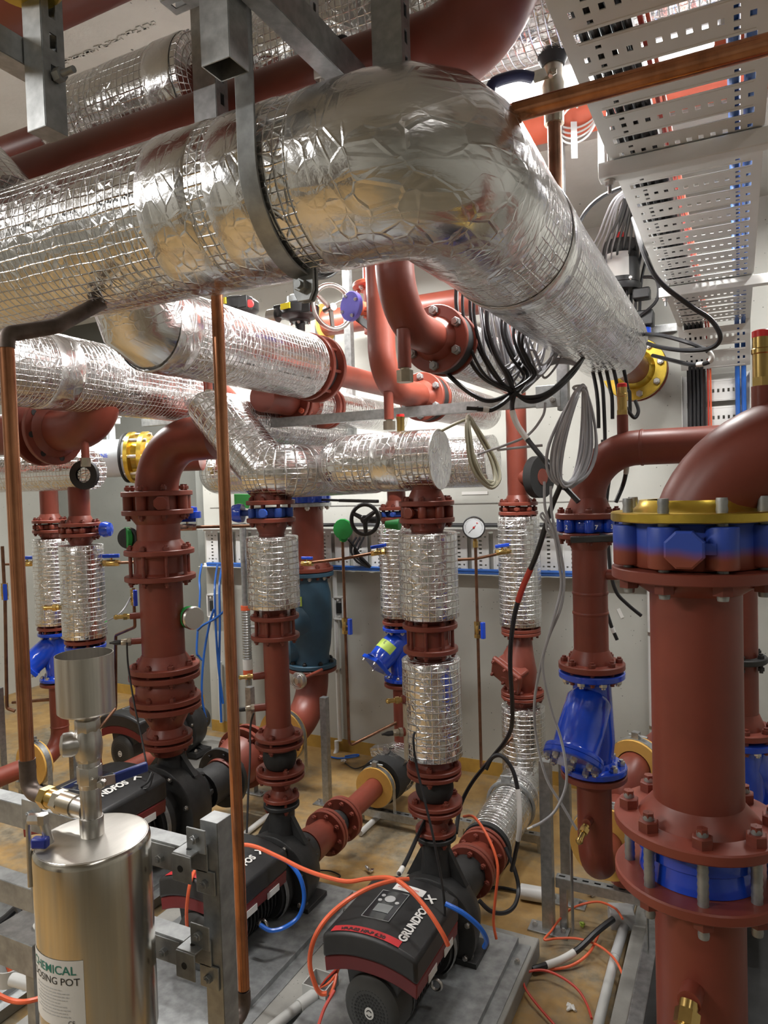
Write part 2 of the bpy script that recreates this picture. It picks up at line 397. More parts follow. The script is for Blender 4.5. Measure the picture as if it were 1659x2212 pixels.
# the formwork joint left in the ceiling and the cast lines in the back wall
jb = MB(); a, c = PH(120, 142, ZC), PH(335, 48, ZC)
for i in range(46):
    p = a+(c-a)*(i/45)+V3((random.uniform(-.006, .006), random.uniform(-.012, .012), 0)); jb.box(p-Z_*.001, (random.uniform(.01, .035), random.uniform(.004, .016), .008))
struct(jb.build('trim_1', CEIL))
jb = MB(); z0 = PY(1250, 1083, YW).z; jb.box((-1, YW-.002, z0), (5.6, .004, .006)); struct(jb.build('trim_2', PLIN))
struct(MB().box((-2.2, -3.22, 1.05), (1.0, .05, 2.1)).build('reflection_panel_1', paint('reflection_panel_dark', (.06, .045, .035), .4), bev=.004))  # unseen dark slab, added to give the pot and foil something dark to reflect
def lamp(p, ax, L, w, where):
    x, y, z = p; r = thing('ceiling_light', 'white batten light fitting '+where, 'light', (x, y, ZC-.002))
    d = X_ if ax == 'X' else Y_; s = (L, .11, .05) if ax == 'X' else (.11, L, .05); s2 = (L-.04, .09, .03) if ax == 'X' else (.09, L-.04, .03)
    MB().box((x, y, z+.025), s).build('housing', WHITE, r, bev=.006); MB().box((x, y, z-.01), s2).build('diffuser', LAMPW, r, bev=.008)
    for k in (-.35, .35): q = V3(p)+d*(L*k); MB().cyl(q+Z_*.04, V3((q.x, q.y, ZC)), .006, n=8).build('hanger_rod', GALV, r)
    ld = bpy.data.lights.new('tube_light', 'AREA'); ld.shape = 'RECTANGLE'; ld.size, ld.size_y = s2[0], s2[1]; ld.energy = w; ld.color = (1, .985, .96)
    lo = bpy.data.objects.new('tube_light', ld); COL.objects.link(lo); lo.parent = r; lo.location = V3((x, y, z-.032))-ORG[r.name]
for a in LAMPS: lamp(*a)
# ================================================================ pipe risers in front of the pumps
def pipe(root, P, r, mat=RED, name='pipe', n=32): return MB().tube(P, r, n).build(name, mat, root, sm=50)
def weld(root, o, d, r): return MB().lathe(V3(o)-V3(d)*.006, d, [(0, r), (.003, r+.0025), (.009, r+.0025), (.012, r)], 32, caps=False).build('weld_bead', RED, root)
def stub(root, o, d, L, r=.017, mat=RED):
    return MB().cyl(o, V3(o)+V3(d).normalized()*L, r, n=16).build('tapping_stub', mat, root)
def brass_cock(root, o, d, s=1.0):
    d = V3(d).normalized(); o = V3(o); b = MB()
    b.cyl(o, o+d*.012*s, .011*s, n=12); b.hexa(o+d*.010*s, o+d*.026*s, .0145*s); b.cyl(o+d*.026*s, o+d*.05*s, .009*s, n=12); b.lathe(o+d*.05*s, d, [(0, .0105*s), (.008*s, .011*s), (.014*s, .006*s)], 12)
    return b.build('drain_cock', BRASS, root)
def sensor(root, o, d, s=1.0, lead=None):
    d = V3(d).normalized(); o = V3(o); b = MB(); b.hexa(o, o+d*.014*s, .018*s); b.cyl(o+d*.014*s, o+d*.04*s, .014*s, .013*s, bev=.003*s)
    q = b.build('sensor_pocket', NICKEL, root)
    MB().lathe(o+d*.04*s, d, [(0, .0105*s), (.02*s, .0105*s), (.036*s, .005*s), (.045*s, .004*s)], 12).build('probe_head', BLACK, q)
    return q
def butterfly(V, y0, y1, R, rp, label, mat, nb=8, plug=(0, -1, 0), group='butterfly valves on the risers', lugs=True, mark=None, gear=None, gmat=BLUE, neck=None):
    """lugged butterfly valve clamped between two flanges"""
    a, b = V.p(y1), V.p(y0); h = (b-a).length; c = (a+b)/2
    t = thing('butterfly_valve', label, 'valve', a, group)
    k = MB().lathe(a, Z_, [(.002, rp*1.06), (.002, R*.68), (.006, R*.71), (h-.006, R*.71), (h-.002, R*.68), (h-.002, rp*1.06)], 40, caps=False)
    if lugs:
        for i in range(nb):
            g = .2+2*pi*i/nb; q = V3((cos(g), sin(g), 0)); e = a+frame(Z_)[0]*(R*.81*cos(g))+frame(Z_)[1]*(R*.81*sin(g))
            k.lathe(e+Z_*.003, Z_, [(0, R*.1), (0, R*.14), (.003, R*.155), (h-.009, R*.155), (h-.006, R*.14), (h-.006, R*.1)], 14, caps=False)
    k.build('valve_body', mat, t)
    d = V3(plug).normalized()
    MB().lathe(c+d*R*.78, d, [(0, h*.3), (R*.13, h*.3), (R*.14, h*.44), (R*.24, h*.44), (R*.25, h*.38)], 8, a0=pi/8).build('bottom_plug', mat, t, sm=20)
    if gear:
        g = V3(gear).normalized(); q = MB().cyl(c+g*R*.7, c+g*(R*1.25), h*.3).build('stem_neck', mat, t)
        MB().lathe(c+g*R*1.2, g, [(0, R*.1), (0, R*.38), (.02, R*.4), (.045, R*.34), (.05, R*.12)], 20).build('gear_housing', gmat, t)
    return t
def bellows(root, a, b, r0, r1, name='rubber_bellows'):
    a, b = V3(a), V3(b); L = (b-a).length
    return MB().lathe(a, b-a, [(0, r0), (L*.06, r0)]+[(L*(.1+.8*i/10), r0+(r1-r0)*sin(pi*(.1+.8*i/10))**.7) for i in range(11)]+[(L*.94, r0), (L, r0)], 32).build(name, RUBBER, root)
def cone(root, a, b, r0, r1, name='reducer', mat=RED):
    a, b = V3(a), V3(b); L = (b-a).length
    pr = [(L*i/8, r0+(r1-r0)*(3*(i/8)**2-2*(i/8)**3)) for i in range(9)]
    return MB().lathe(a, b-a, pr, 32).build(name, mat, root)
def check(root, a, b, rp, R, ring=True):
    a, b = V3(a), V3(b); L = (b-a).length
    MB().lathe(a, b-a, [(0, R*.78), (L*.12, R*.78), (L*.2, R*.7), (L*.5, R*.68), (L*.8, R*.7), (L*.84, R*.8), (L, R*.8)], 36).build('wafer_check_body', RED, root)
NFL = V3((-.75, -.66, 0))
# ---- riser A: the large left riser with the big red elbow
A = Up(-2.72, 2.79)
ra = thing('pipe_riser', 'thick dark red riser with a big elbow, left of the middle copper tube', 'pipe', A.p(1600), 'red pump risers')
za, zb = A.z(1061), A.z(954)
pipe(ra, route([(A.x, A.y, za), (A.x, A.y, zb), (A.x+.42, A.y, zb)], .26, 12), .11, name='elbow', n=40)
disc(ra, A.p(1066), Z_, .18, .026, .11); f = disc(ra, A.p(1106), Z_, .18, .026, .11, hub=-.05)
ring_bolts(ra, A.p(1058), Z_, .148, 8, .017, A.z(1058)-A.z(1112), REDD)
pipe(ra, [A.p(1191), A.p(1108)], .11); pipe(ra, [A.p(1438), A.p(1245)], .11)
disc(ra, A.p(1191), Z_, .178, .026, .11, hub=.05); disc(ra, A.p(1246), Z_, .18, .026, .11)
ring_bolts(ra, A.p(1185), Z_, .148, 8, .017, A.z(1185)-A.z(1252), REDD)
check(ra, A.p(1246), A.p(1191), .11, .18)
flanges(ra, A.p(1457), Z_, .182, .11, (0, A.z(1440)-A.z(1457)), .028, 8, .017, hub=.06)
MB().lathe(A.p(1520), Z_, [(0, .125), (.03, .15), (.1, .15), (A.z(1462)-A.z(1520), .13)], 36).build('strainer_body', RED, ra)
flanges(ra, A.p(1523), Z_, .182, .1, (0, A.z(1507)-A.z(1523)), .028, 8, .017)
cone(ra, A.p(1526), A.p(1580), .125, .078)
flanges(ra, A.p(1603), Z_, .13, .08, (0, A.z(1588)-A.z(1603)), .024, 4, .015, hub=.045)
for row, fn in ((1326, 'c'), (1380, 's')):
    o = A.p(row)+NFL*.1; stub(ra, o, NFL, .06)
    (brass_cock if fn == 'c' else sensor)(ra, o+NFL*.06, NFL, 1.25)
butterfly(A, 1069, 1103, .18, .11, 'dark red lugged valve between the top flanges of the thick left riser', RED, gear=(-.9, .5, 0), plug=(.75, -.66, 0), gmat=BLUEM)
# ---- risers B and C: foil sleeves, check valves, rubber bellows, reducers
def pump_riser(V, lab, rows, sleeves, bare, bott, taps, bv, topY):
    t = thing('pipe_riser', lab, 'pipe', V.p(bott[-1]), 'red pump risers'); R = .11; rp = .057
    f1, f2, f3, f4 = rows
    pipe(t, [V.p(f1)-Z_*.009, V.p(topY)], rp); d1 = disc(t, V.p(f1), Z_, R, .02, rp, hub=.045); disc(t, V.p(f2), Z_, R, .02, rp, hub=-.05)
    ring_bolts(d1, V.p(f1)+Z_*.01, Z_, R*.815, 8, .0125, V.z(f1)-V.z(f2)+.02, REDD)
    pipe(t, [V.p(f3), V.p(f2)-Z_*.009], rp)
    d3 = disc(t, V.p(f3), Z_, R, .02, rp); disc(t, V.p(f4), Z_, R, .02, rp)
    ring_bolts(d3, V.p(f3)+Z_*.01, Z_, R*.815, 8, .0125, V.z(f3)-V.z(f4)+.02, REDD); check(t, V.p(f4), V.p(f3), rp, R)
    for a, b in sleeves: sleeve(t, V.p(b), V.p(a), .1175)
    g1, g2, h1, h2, k1, k2 = bott
    pipe(t, [V.p(g1), V.p(f4)], rp)
    flanges(t, V.p(g2), Z_, R, rp, (0, V.z(g1)-V.z(g2)), .017, 4, .0135, hub=.04, bmat=REDD)
    bellows(t, V.p(h1), V.p(g2), .05, .077)
    flanges(t, V.p(h2), Z_, R, rp, (0, V.z(h1)-V.z(h2)), .017, 4, .0135, a0=.9)
    cone(t, V.p(h2), V.p(k1), .055, .034)
    flanges(t, V.p(k2), Z_, .082, .04, (0, V.z(k1)-V.z(k2)), .018, 4, .012, mats=[CAST, RED], hub=.03, a0=.9)
    for row, kind, r0 in taps:
        o = V.p(row)+NFL*(r0*.92); stub(t, o, NFL, .055 if r0 < .1 else .02); (brass_cock if kind == 'c' else sensor)(t, o+NFL*(.055 if r0 < .1 else .02), NFL)
    return t
B = Up(-1.89, 2.635); C = Up(-1.11, 2.596)
rb = pump_riser(B, 'slim red riser with one foil sleeve, right of the middle copper tube', (1085, 1123, 1331, 1373), [(1157, 1312)], None, (1588, 1604, 1661, 1674, 1720, 1736), [(1456, 'c', .057), (1524, 's', .057)], None, 1010)
rc = pump_riser(C, 'red riser with two foil sleeves above the front pump', (1087, 1123, 1350, 1401), [(1148, 1334), (1420, 1630)], None, (1655, 1668, 1729, 1742, 1790, 1804), [(1504, 'c', .117), (1573, 's', .117)], None, 1000)
butterfly(B, 1096, 1118, .11, .057, 'blue wafer valve at the top of the slim riser beside the copper tube', BLUEM, gear=(-.9, -.3, 0), plug=(.3, -1, 0))
butterfly(C, 1092, 1119, .11, .057, 'bright red lugged valve with a big plug above the front foil sleeves', RED, plug=(-.3, -1, 0))
# bare grey strip where the foil on riser C is cut open around the tapping and sensor
b = MB(); 
for j in range(2): pass
def cylfn(V, r, a0): return lambda x, z: V3((V.x+r*cos(a0+x/r), V.y+r*sin(a0+x/r), z))
fc = cylfn(C, .1185, math.atan2(NFL.y, NFL.x)); quad(b, fc, -.03, .028, C.z(1632), C.z(1513), 6, 10); b.build('bare_insulation_strip', paint('foil_backing', (.5, .44, .33), .5, .4, sc=60), rc)
# ---- riser D with the chalk numbers and blue strainer
D = Up(-.455, 2.451)
rd = thing('pipe_riser', 'bare red riser with two weld rings above the shiny blue strainer', 'pipe', D.p(1440), 'red pump risers')
zt = 2.05
pD = route([D.p(1113), (D.x, D.y, zt), (D.x+1.5, D.y, zt)], .165, 12); pipe(rd, pD, .0575, name='elbow_and_header')
disc(rd, D.p(1113), Z_, .11, .02, .057, hub=.05); disc(rd, D.p(1155), Z_, .11, .02, .057, hub=-.04)
ring_bolts(rd, D.p(1113)+Z_*.01, Z_, .09, 8, .0125, D.z(1113)-D.z(1155)+.02, REDD)
pipe(rd, [D.p(1436), D.p(1155)], .0575)
for y in (1280, 1323): weld(rd, D.p(y), Z_, .0575)
weld(rd, (D.x+.175, D.y, zt), X_, .0575)
disc(rd, D.p(1436), Z_, .11, .022, .057, hub=.045)
ring_bolts(rd, D.p(1436)+Z_*.011, Z_, .09, 8, .0125, .045, REDD)
q = stub(rd, D.p(1240)+X_*.05, X_, .075, .018); MB().cyl(D.p(1240)+X_*.125, D.p(1240)+X_*.15, .008).build('drain_cock', BRASS, rd)
def air_vent(root, p, s=1.0):
    p = V3(p); MB().cyl(p-Z_*.03*s, p+Z_*.055*s, .019*s).build('vent_stub', RED, root)
    b = MB(); b.hexa(p+Z_*.055*s, p+Z_*.072*s, .019*s); b.lathe(p+Z_*.072*s, Z_, [(0, .0165*s), (.045*s, .0165*s), (.047*s, .0185*s), (.055*s, .0185*s), (.057*s, .0165*s), (.078*s, .0165*s)], 20); q = b.build('vent_valve', BRASS, root)
    MB().lathe(p+Z_*.15*s, Z_, [(0, .0168*s), (.012*s, .0168*s), (.014*s, .014*s)], 20).build('vent_cap', REDP, q)
air_vent(rd, (PY(1345, 925, D.y).x, D.y, zt+.057), .95)
vd = butterfly(D, 1118, 1149, .11, .057, 'blue valve marked with white digits below the right-hand red elbow', BLUE, gear=None, plug=(.2, .98, 0))
for s, px in (('2', 1224), ('7', 1283), ('3', 1331)):
    p = PY(px, 1143, D.y-.085); e = (V3((p.x-D.x, p.y-D.y, 0))).normalized(); p = V3((D.x, D.y, p.z))+e*.107
    text(s, .02, plane_fn(p, Z_.cross(e), Z_), CHALK, vd, 'chalk_digit', .0006)
lv = thing('valve_lever', 'flat black lever hanging below the blue valve with white digits', 'lever', D.p(1170))
MB().bar(PY(1232, 1166, D.y-.12), PY(1400, 1160, D.y-.12), .012, .022).build('handle', BLACK, lv, bev=.004); MB().cyl(PY(1310, 1163, D.y-.12), D.p(1150), .012).build('stem', BLACK, lv)
def strainer(V, rows, R, label, leg, mat, square=False, tape=None, s=1.0, root_mats=RED):
    """angled strainer: top flange, throat, slanted basket leg with bolted cover, bottom flange"""
    y0, y1 = rows; a, b = V.p(y1), V.p(y0); h = (b-a).length; t = thing('strainer', label, 'strainer', a, 'strainers on the risers')
    for p, e in ((b, -1), (a, 1)):
        q = disc(t, p+Z_*e*.0105, Z_, R, .021, R*.5, mat, hub=e*.03)
        ring_bolts(q, p+Z_*e*.021, Z_*e, R*.82, 8, .012*s, .01, STEEL, .2, 0)
    MB().tube([b-Z_*.015, b-Z_*h*.3, a+Z_*h*.3, a+Z_*.015], [R*.56, R*.6, R*.66, R*.56], 28).build('throat', mat, t)
    d = V3(leg).normalized(); c = b-Z_*h*.2; L = h*.72
    MB().lathe(c, d, [(0, R*.3), (L*.08, R*.55), (L*.16, R*.67), (L*.6, R*.7), (L*.85, R*.68), (L*.9, R*.74)], 32).build('basket_leg', mat, t)
    x, y, z = frame(d); k = MB(); e = c+d*L*.9
    if square: k.prism([(-R*.8, -R*.62), (R*.8, -R*.62), (R*.8, R*.62), (-R*.8, R*.62)], e, x, y, d*.026)
    else: k.lathe(e, d, [(0, R*.7), (0, R*.86), (.004, R*.88), (.014, R*.88), (.015, R*.86), (.016, R*.88), (.03, R*.88), (.034, R*.84), (.034, .001)], 36, caps=False)
    q = k.build('basket_cover', mat, t, bev=.004 if square else 0)
    if square:
        for i in (-1, 1):
            for j in (-1, 1): bolt(q, e+x*(R*.62*i)+y*(R*.46*j)+d*.026, d, .01*s, .01, STEEL, 0)
    else: ring_bolts(q, e+d*.034, d, R*.7, 8, .011*s, .01, STEEL, .3, 0); bolt(q, e+d*.034, d, .014*s, .01, STEEL, 0)
    if tape:
        s0 = e-d*L*.42; m = MB(); up = V3((-.2, -.9, .3)); fx = d.cross(up).normalized(); fy = fx.cross(d).normalized(); rr = R*.71
        fn = lambda u, w: s0+d*(-w)+(fx*sin(u/rr)+fy*cos(u/rr))*rr
        quad(m, fn, -.075, .075, -.03, .03, 10, 1); m.build('tape_label', YGRN, t)
        text('3', .035, lambda u, w: s0+d*(-w)+(fx*sin((u-.005)/rr)+fy*cos((u-.005)/rr))*(rr+.001), INK, t, 'marker_digit')
    return t
strainer(D, (1448, 1662), .11, 'large glossy blue strainer under the bare red riser', (-.16, -.6, -.78), BLUE, s=1.1)
rdl = thing('pipe_elbow', 'red elbow with a brass drain cock under the large blue strainer', 'pipe', D.p(1900))
disc(rdl, D.p(1672), Z_, .11, .02, .057, hub=-.03)
zl = D.z(1890)
pipe(rdl, route([D.p(1672), (D.x, D.y, zl), (D.x, D.y+.75, zl)], .125, 12), .0575)
o = D.p(1757)+V3((-.1, -.05, 0)); e = V3((-.15, -.98, 0)); stub(rdl, D.p(1757)+e*.05, e, .035, .016); brass_cock(rdl, D.p(1762)+e*.085, (-.2, -.8, -.5), 1.1)
# ---- riser F: the big foreground pipe with the gold flange
Fx = Up(-.079, 1.509); rf = thing('pipe_riser', 'biggest foreground red pipe at the right edge, with a gold top flange', 'pipe', (Fx.x, Fx.y, .0))
zt = Fx.z(1000); pF = route([Fx.p(1105), (Fx.x, Fx.y, zt), (Fx.x+1.2, Fx.y, zt)], .19, 14)
zt2 = Fx.z(958); pF = route([Fx.p(1118), (Fx.x, Fx.y, zt2), (Fx.x+1.2, Fx.y, zt2)], .215, 14); pipe(rf, pF, .084, name='elbow', n=40)
rs = .155
g = MB().lathe(Fx.p(1122), Z_, [(-.0, .085), (-.0, rs-.002), (.002, rs), (.016, rs), (.018, rs-.002), (.018, .118), (.03, .104), (.04, .1), (.04, .085)], 48, caps=False).build('gold_flange', GOLD, rf)
bl = Fx.z(1122)+.018-(Fx.z(1232)-.013)
ring_bolts(g, Fx.p(1122)+Z_*.018, Z_, .127, 8, .0001, .02, STEEL)
x, y, _ = frame(Z_)
for i in range(8):
    a = .42+2*pi*i/8; q = Fx.p(1232)+(x*cos(a)+y*sin(a))*.127; b = MB(); L = Fx.z(1122)-q.z+.045
    m = 26; b.lathe(q-Z_*.04, Z_, [(t*(L+.04)/m, .0105 if t % 2 else .0095) for t in range(m+1)], 12); s = b.build('stud', GALVD, rf)
    MB().hexa(q-Z_*.03, q-Z_*.013, .019).build('nut', REDD, s)
MB().lathe(Fx.p(1232), Z_, [(-.012, .084), (-.012, rs-.002), (-.01, rs), (.008, rs), (.01, rs-.002), (.01, .084)], 48, caps=False).build('flange', RED, rf)
MB().lathe(Fx.p(1232)-Z_*.012, -Z_, [(0, .118), (.01, .115), (.03, .086)], 40, caps=False).build('weld_neck', RED, rf)
zl1, zl2 = Fx.z(1772), Fx.z(1888)
pipe(rf, [(Fx.x, Fx.y, zl1), Fx.p(1232)], .084, n=48)
MB().lathe((Fx.x, Fx.y, zl1), Z_, [(-.011, .084), (-.011, rs+.001), (-.008, rs+.004), (.008, rs+.004), (.011, rs+.001), (.012, .112), (.02, .105), (.04, .088), (.046, .084)], 48, caps=False).build('flange', RED, rf)
MB().lathe((Fx.x, Fx.y, zl2), Z_, [(-.04, .09), (-.03, .105), (-.011, .112), (-.011, rs+.001), (-.008, rs+.004), (.008, rs+.004), (.011, rs+.001), (.011, .084)], 48, caps=False).build('flange', RED, rf)
for i in range(8):
    a = .1+2*pi*i/8; q = V3((Fx.x, Fx.y, zl1))+(x*cos(a)+y*sin(a))*.13; b = MB(); L = zl1-zl2+.03
    m = 30; b.lathe(q+Z_*.04, -Z_, [(t*(L+.06)/m, .0105 if t % 2 else .0095) for t in range(m+1)], 12); s = b.build('stud', GALVD, rf)
    MB().lathe(q+Z_*.011, Z_, [(0, .0195), (.018, .0195), (.02, .017), (.02, .01), (.034, .0105), (.034, .001)], 6, caps=False).build('nut', REDD, s)
    MB().hexa(q+Z_*(zl2-zl1-.03), q+Z_*(zl2-zl1-.011), .019).build('nut', REDD, s)
pipe(rf, [(Fx.x, Fx.y, .0), (Fx.x, Fx.y, zl2)], .084, n=48)
e = V3((-.12, -.99, 0)); e2 = V3((-.1, -.75, -.6)).normalized(); o = Fx.p(2085); stub(rf, o+e*.07, e, .05, .021)
brass_cock(rf, o+e*.118, e2, 1.55)
air_vent(rf, (PY(1646, 860, Fx.y).x, Fx.y, PY(1646, 895, Fx.y).z), .95)
wv = thing('wafer_check_valve', 'blue ring valve clamped by long studs low on the foreground pipe', 'valve', (Fx.x, Fx.y, zl2))
MB().lathe((Fx.x, Fx.y, zl2), Z_, [(.012, .1), (.012, .112), (.05, .108), (.055, .114), (zl1-zl2-.03, .114), (zl1-zl2-.012, .108), (zl1-zl2-.012, .1)], 48, caps=False).build('valve_body', BLUE, wv)
text('PN16  DN150', .022, lambda u, w: V3((Fx.x, Fx.y, zl2+.075+w))+V3((sin(u/.115-.25), -cos(u/.115-.25), 0))*.115, BLUEM, wv, 'cast_lettering', .0008) if False else None
# its blue butterfly valve, overspray of red primer along the lower rim
bvm = NT('blue_with_red_overspray'); geo = bvm.n('TexCoord').outputs['Object']; sp = bvm.n('SeparateXYZ'); bvm.l(geo, sp.inputs[0])
nz = bvm.noise(geo, 9, 3).outputs[0]
bvm.l(bvm.ramp(bvm.math('ADD', sp.outputs[2], bvm.math('MULTIPLY_ADD', nz, .03, -.015)), [(.026, (.24, .055, .03)), (.046, (.03, .075, .42))]), bvm.b.inputs['Base Color']); bvm.b.inputs['Roughness'].default_value = .45
a = Fx.p(1232)+Z_*.012; h = Fx.z(1122)-Fx.z(1232)-.014
vF = thing('butterfly_valve', 'chunky blue lugged valve under the gold flange, red along its lower rim', 'valve', a, 'butterfly valves on the risers')
k = MB().lathe(a, Z_, [(0, .085), (0, .12), (.004, .123), (h-.004, .123), (h, .12), (h, .085)], 48, caps=False)
for i in range(8):
    g = .42+2*pi*i/8; q = a+(x*cos(g)+y*sin(g))*.127; k.cyl(q+Z_*.004, q+Z_*(h-.004), .029, n=18, bev=.004)
k.build('valve_body', bvm.m, vF)
e = V3((-.05, -1, 0)); c = a+Z_*h*.5
MB().lathe(c+e*.12, e, [(0, .026), (.025, .026), (.026, .036), (.046, .036), (.049, .032)], 8, a0=pi/8).build('bottom_plug', bvm.m, vF, sm=20)
MB().bar(c+e*.135-X_*.05-Z_*.0, c+e*.135+X_*.05, .02, .02).build('plug_rib', bvm.m, vF)
# ================================================================ pumps
def pump(X, Yc, zs, neck_top, s, label, plinth, lettering=True, tape=None, panel=True, flip=False):
    """close-coupled inline pump with an electronics head; the shaft runs along Y"""
    t = thing('circulation_pump', label, 'pump', (X, Yc, plinth), 'circulation pumps on the plinth')
    P = lambda x, y, z: V3((X+x*s, Yc+y*s, zs+z*s))
    # motor, fins, fan cover
    k = MB(); pr = [(0, .1)]
    for i in range(13): pr += [(.01+i*.024, .1), (.01+i*.024, .112), (.016+i*.024, .112), (.016+i*.024, .1)]
    k.lathe(P(0, -.5, 0), Y_, [(a*s, r*s) for a, r in pr+[(.33, .1)]], 28); k.build('motor_housing', BLACK, t)
    fcov = MB().lathe(P(0, -.6, 0), Y_, [(0, .001), (0, .062*s), (.006*s, .088*s), (.02*s, .102*s), (.1*s, .108*s), (.13*s, .11*s)], 36, sx=1, sy=1.12).build('fan_cover', FANC, t)
    k = MB()
    for i in range(2, 9):
        for j in range(i*6):
            a = 2*pi*j/(i*6); q = P(cos(a)*i*.0108, -.6, sin(a)*i*.0118); dy = (.0 if i < 6 else .0022*(i-5)**1.6)*s
            k.lathe(q+Y_*(dy-.0008), -Y_, [(0, .0042*s), (.0009, .0042*s)], 6)
    k.build('vent_holes', INK, fcov)
    MB().lathe(P(0, -.601, .0), -Y_, [(0, .017*s), (.0015, .017*s)], 20, sy=1.2).build('cover_badge', PAPER, fcov)
    k = MB()
    for a0, a1 in ((.5, 2.7), (3.64, 5.8)): k.tube([P(cos(a0+(a1-a0)*i/8)*.0095, -.6035, sin(a0+(a1-a0)*i/8)*.011) for i in range(9)], .0016*s, 6)
    k.build('badge_ring', INK, fcov)
    # electronics head
    hw = .176; arc = lambda z, hh=hw, sag=.038: [(hh*(-1+i/8), z-sag*(abs(-1+i/8))**2.2) for i in range(17)]
    up = arc(.258); lo = [(x, z-.082) for x, z in arc(.258)][::-1]
    cover = MB().prism(up+lo, P(0, -.6, 0), X_*s, Z_*s, Y_*.385*s).build('head_cover', BLACK, t, bev=.012*s)
    up = arc(.176, hw*.985); lo = [(-hw*.9, .06), (-hw*.62, .085), (hw*.62, .085), (hw*.9, .06)][::-1]; lo = [(x*.965, z-.05) for x, z in arc(.176)][::-1]
    MB().prism(up+lo, P(0, -.592, 0), X_*s, Z_*s, Y_*.37*s).build('red_band', PRED, t, bev=.004*s)
    MB().prism([(-.1, .13), (.1, .13), (.085, .03), (-.085, .03)], P(0, -.57, 0), X_*s, Z_*s, Y_*.3*s).build('head_pedestal', BLACK, t)
    zt = lambda x: .258-.038*(abs(x)/hw)**2.2+.0015
    top = lambda x, y: P(x, y, zt(x))
    if panel:
        k = MB(); quad(k, top, -.075, .03, -.5, -.33, 6, 1); pn = k.build('display_panel', GLASS, cover)
        t2 = lambda x, y: top(x, y)+Z_*.0012
        k = MB(); quad(k, t2, -.052, .008, -.462, -.415, 4, 1); k.build('screen', plain('lcd_grey', (.2, .21, .21), .3), pn)
        k = MB()
        for a, b in (((-.075, -.5), (.03, -.5)), ((.03, -.5), (.03, -.33)), ((.03, -.33), (-.075, -.33)), ((-.075, -.33), (-.075, -.5))): k.bar(t2(*a), t2(*b), .0015*s, .0015*s)
        k.build('panel_outline', PAPG, pn)
        k = MB()
        for q, r in (((-.022, -.38), .02), ((-.055, -.395), .008), ((.012, -.395), .008), ((-.055, -.365), .008)): k.lathe(t2(*q), Z_, [(0, r*s), (.0015, r*.9*s)], 18)
        k.build('buttons', PAPG, pn)
    if tape:
        k = MB(); quad(k, lambda x, y: top(x, y)+Z_*.0012, -.145, .11, -.592, -.56, 10, 1); tp = k.build('red_tape_strip', TAPER, cover)
        text(tape, .022*s, lambda u, w: top(-.11+u/s, -.588+w/s)+Z_*.0025, INK, tp, 'handwriting', .0008)
    if lettering:
        u0 = .118; text('GRUNDFOS', .039*s, lambda u, w: top(u0-w/s, -.56+u/s)+Z_*.002, CHALK if False else PAPER, cover, 'lettering', .0016*s)
        k = MB()
        for (a, b) in (((.0, .0), (.034, .03)), ((.004, .032), (.016, .018)), ((.019, .012), (.034, -.002))):
            f_ = lambda q: top(u0-q[1], -.325+q[0])+Z_*.002
            k.bar(f_(a), f_(b), .008*s, .0012)
        k.build('emblem', PAPER, cover)
    for sd in (-1, 1):
        for a, b in ([(-.5, -.43), (-.36, -.28)] if sd > 0 else [(-.46, -.4)]):
            MB().box(P(sd*(hw*.985), (a+b)/2, .1), (.003*s, (b-a)*s, .026*s)).build('rating_label', PAPER, t)
    k = MB().tube([P(.13+.02*cos(a), -.34, -.035+.02*sin(a)) for a in [2*pi*i/20 for i in range(20)]], .0055*s, 8, ring=True); k.build('lifting_eye', STEEL, t)
    MB().cyl(P(.1, -.34, -.035), P(.115, -.34, -.035), .008*s).build('eye_shank', STEEL, t)
    # adapter, cover ring with bolts, volute, neck and feet
    MB().lathe(P(0, -.2, 0), Y_, [(0, .1*s), (.0, .13*s), (.02*s, .142*s), (.06*s, .142*s), (.07*s, .125*s), (.13*s, .13*s)], 36).build('motor_adapter', CAST, t)
    MB().lathe(P(0, -.19, 0), Y_, [(0, .143*s), (.003, .147*s), (.018*s, .147*s), (.02*s, .143*s)], 36, caps=False).build('adapter_rim', GALVD, t)
    cr = MB().lathe(P(0, -.1, 0), Y_, [(0, .1*s), (0, .186*s), (.004*s, .192*s), (.034*s, .192*s), (.036*s, .1*s)], 44, caps=False).build('cover_ring', CAST, t)
    ring_bolts(cr, P(0, -.1, 0), -Y_, .172*s, 8, .011*s, .01, STEEL, .3, 0)
    k = MB().lathe(P(0, -.07, 0), Y_, [(0, .182*s), (.05*s, .185*s), (.12*s, .165*s), (.17*s, .12*s), (.2*s, .09*s), (.25*s, .085*s)], 44)
    for i in range(8):
        a = 2*pi*i/8+.2; k.bar(P(cos(a)*.17, -.05, sin(a)*.17), P(cos(a)*.1, .12, sin(a)*.1), .018*s, .03*s, up=V3((cos(a), 0, sin(a))))
    k.build('volute', CAST, t, bev=.003)
    nt = (neck_top-zs)/s
    k = MB().lathe(P(0, 0, .1), Z_, [(0, .085*s), (.05*s, .07*s), ((nt-.1)*s*.7, .058*s), ((nt-.1)*s, .06*s)], 28)
    for e in (-1, 1): k.prism([(.05, .14), (.13, .14), (.055, nt-.03)], P(0, -.012, 0), X_*s*e, Z_*s, Y_*.024*s)
    k.build('discharge_neck', CAST, t)
    for e in (-1, 1):
        k = MB(); zb = (plinth+.012-zs)/s
        k.box(P(e*.155, -.03, zb+.018), (.085*s, .16*s, .036*s)); k.prism([(.06, -.1), (.2, zb+.03), (.11, zb+.03)], P(0, -.03, 0), X_*s*e, Z_*s, Y_*.05*s)
        ft = k.build('foot', CAST, t, bev=.004); bolt(ft, P(e*.165, -.08, zb+.036), Z_, .013*s, .01, STEEL, 0)
    return t
ZP = .075
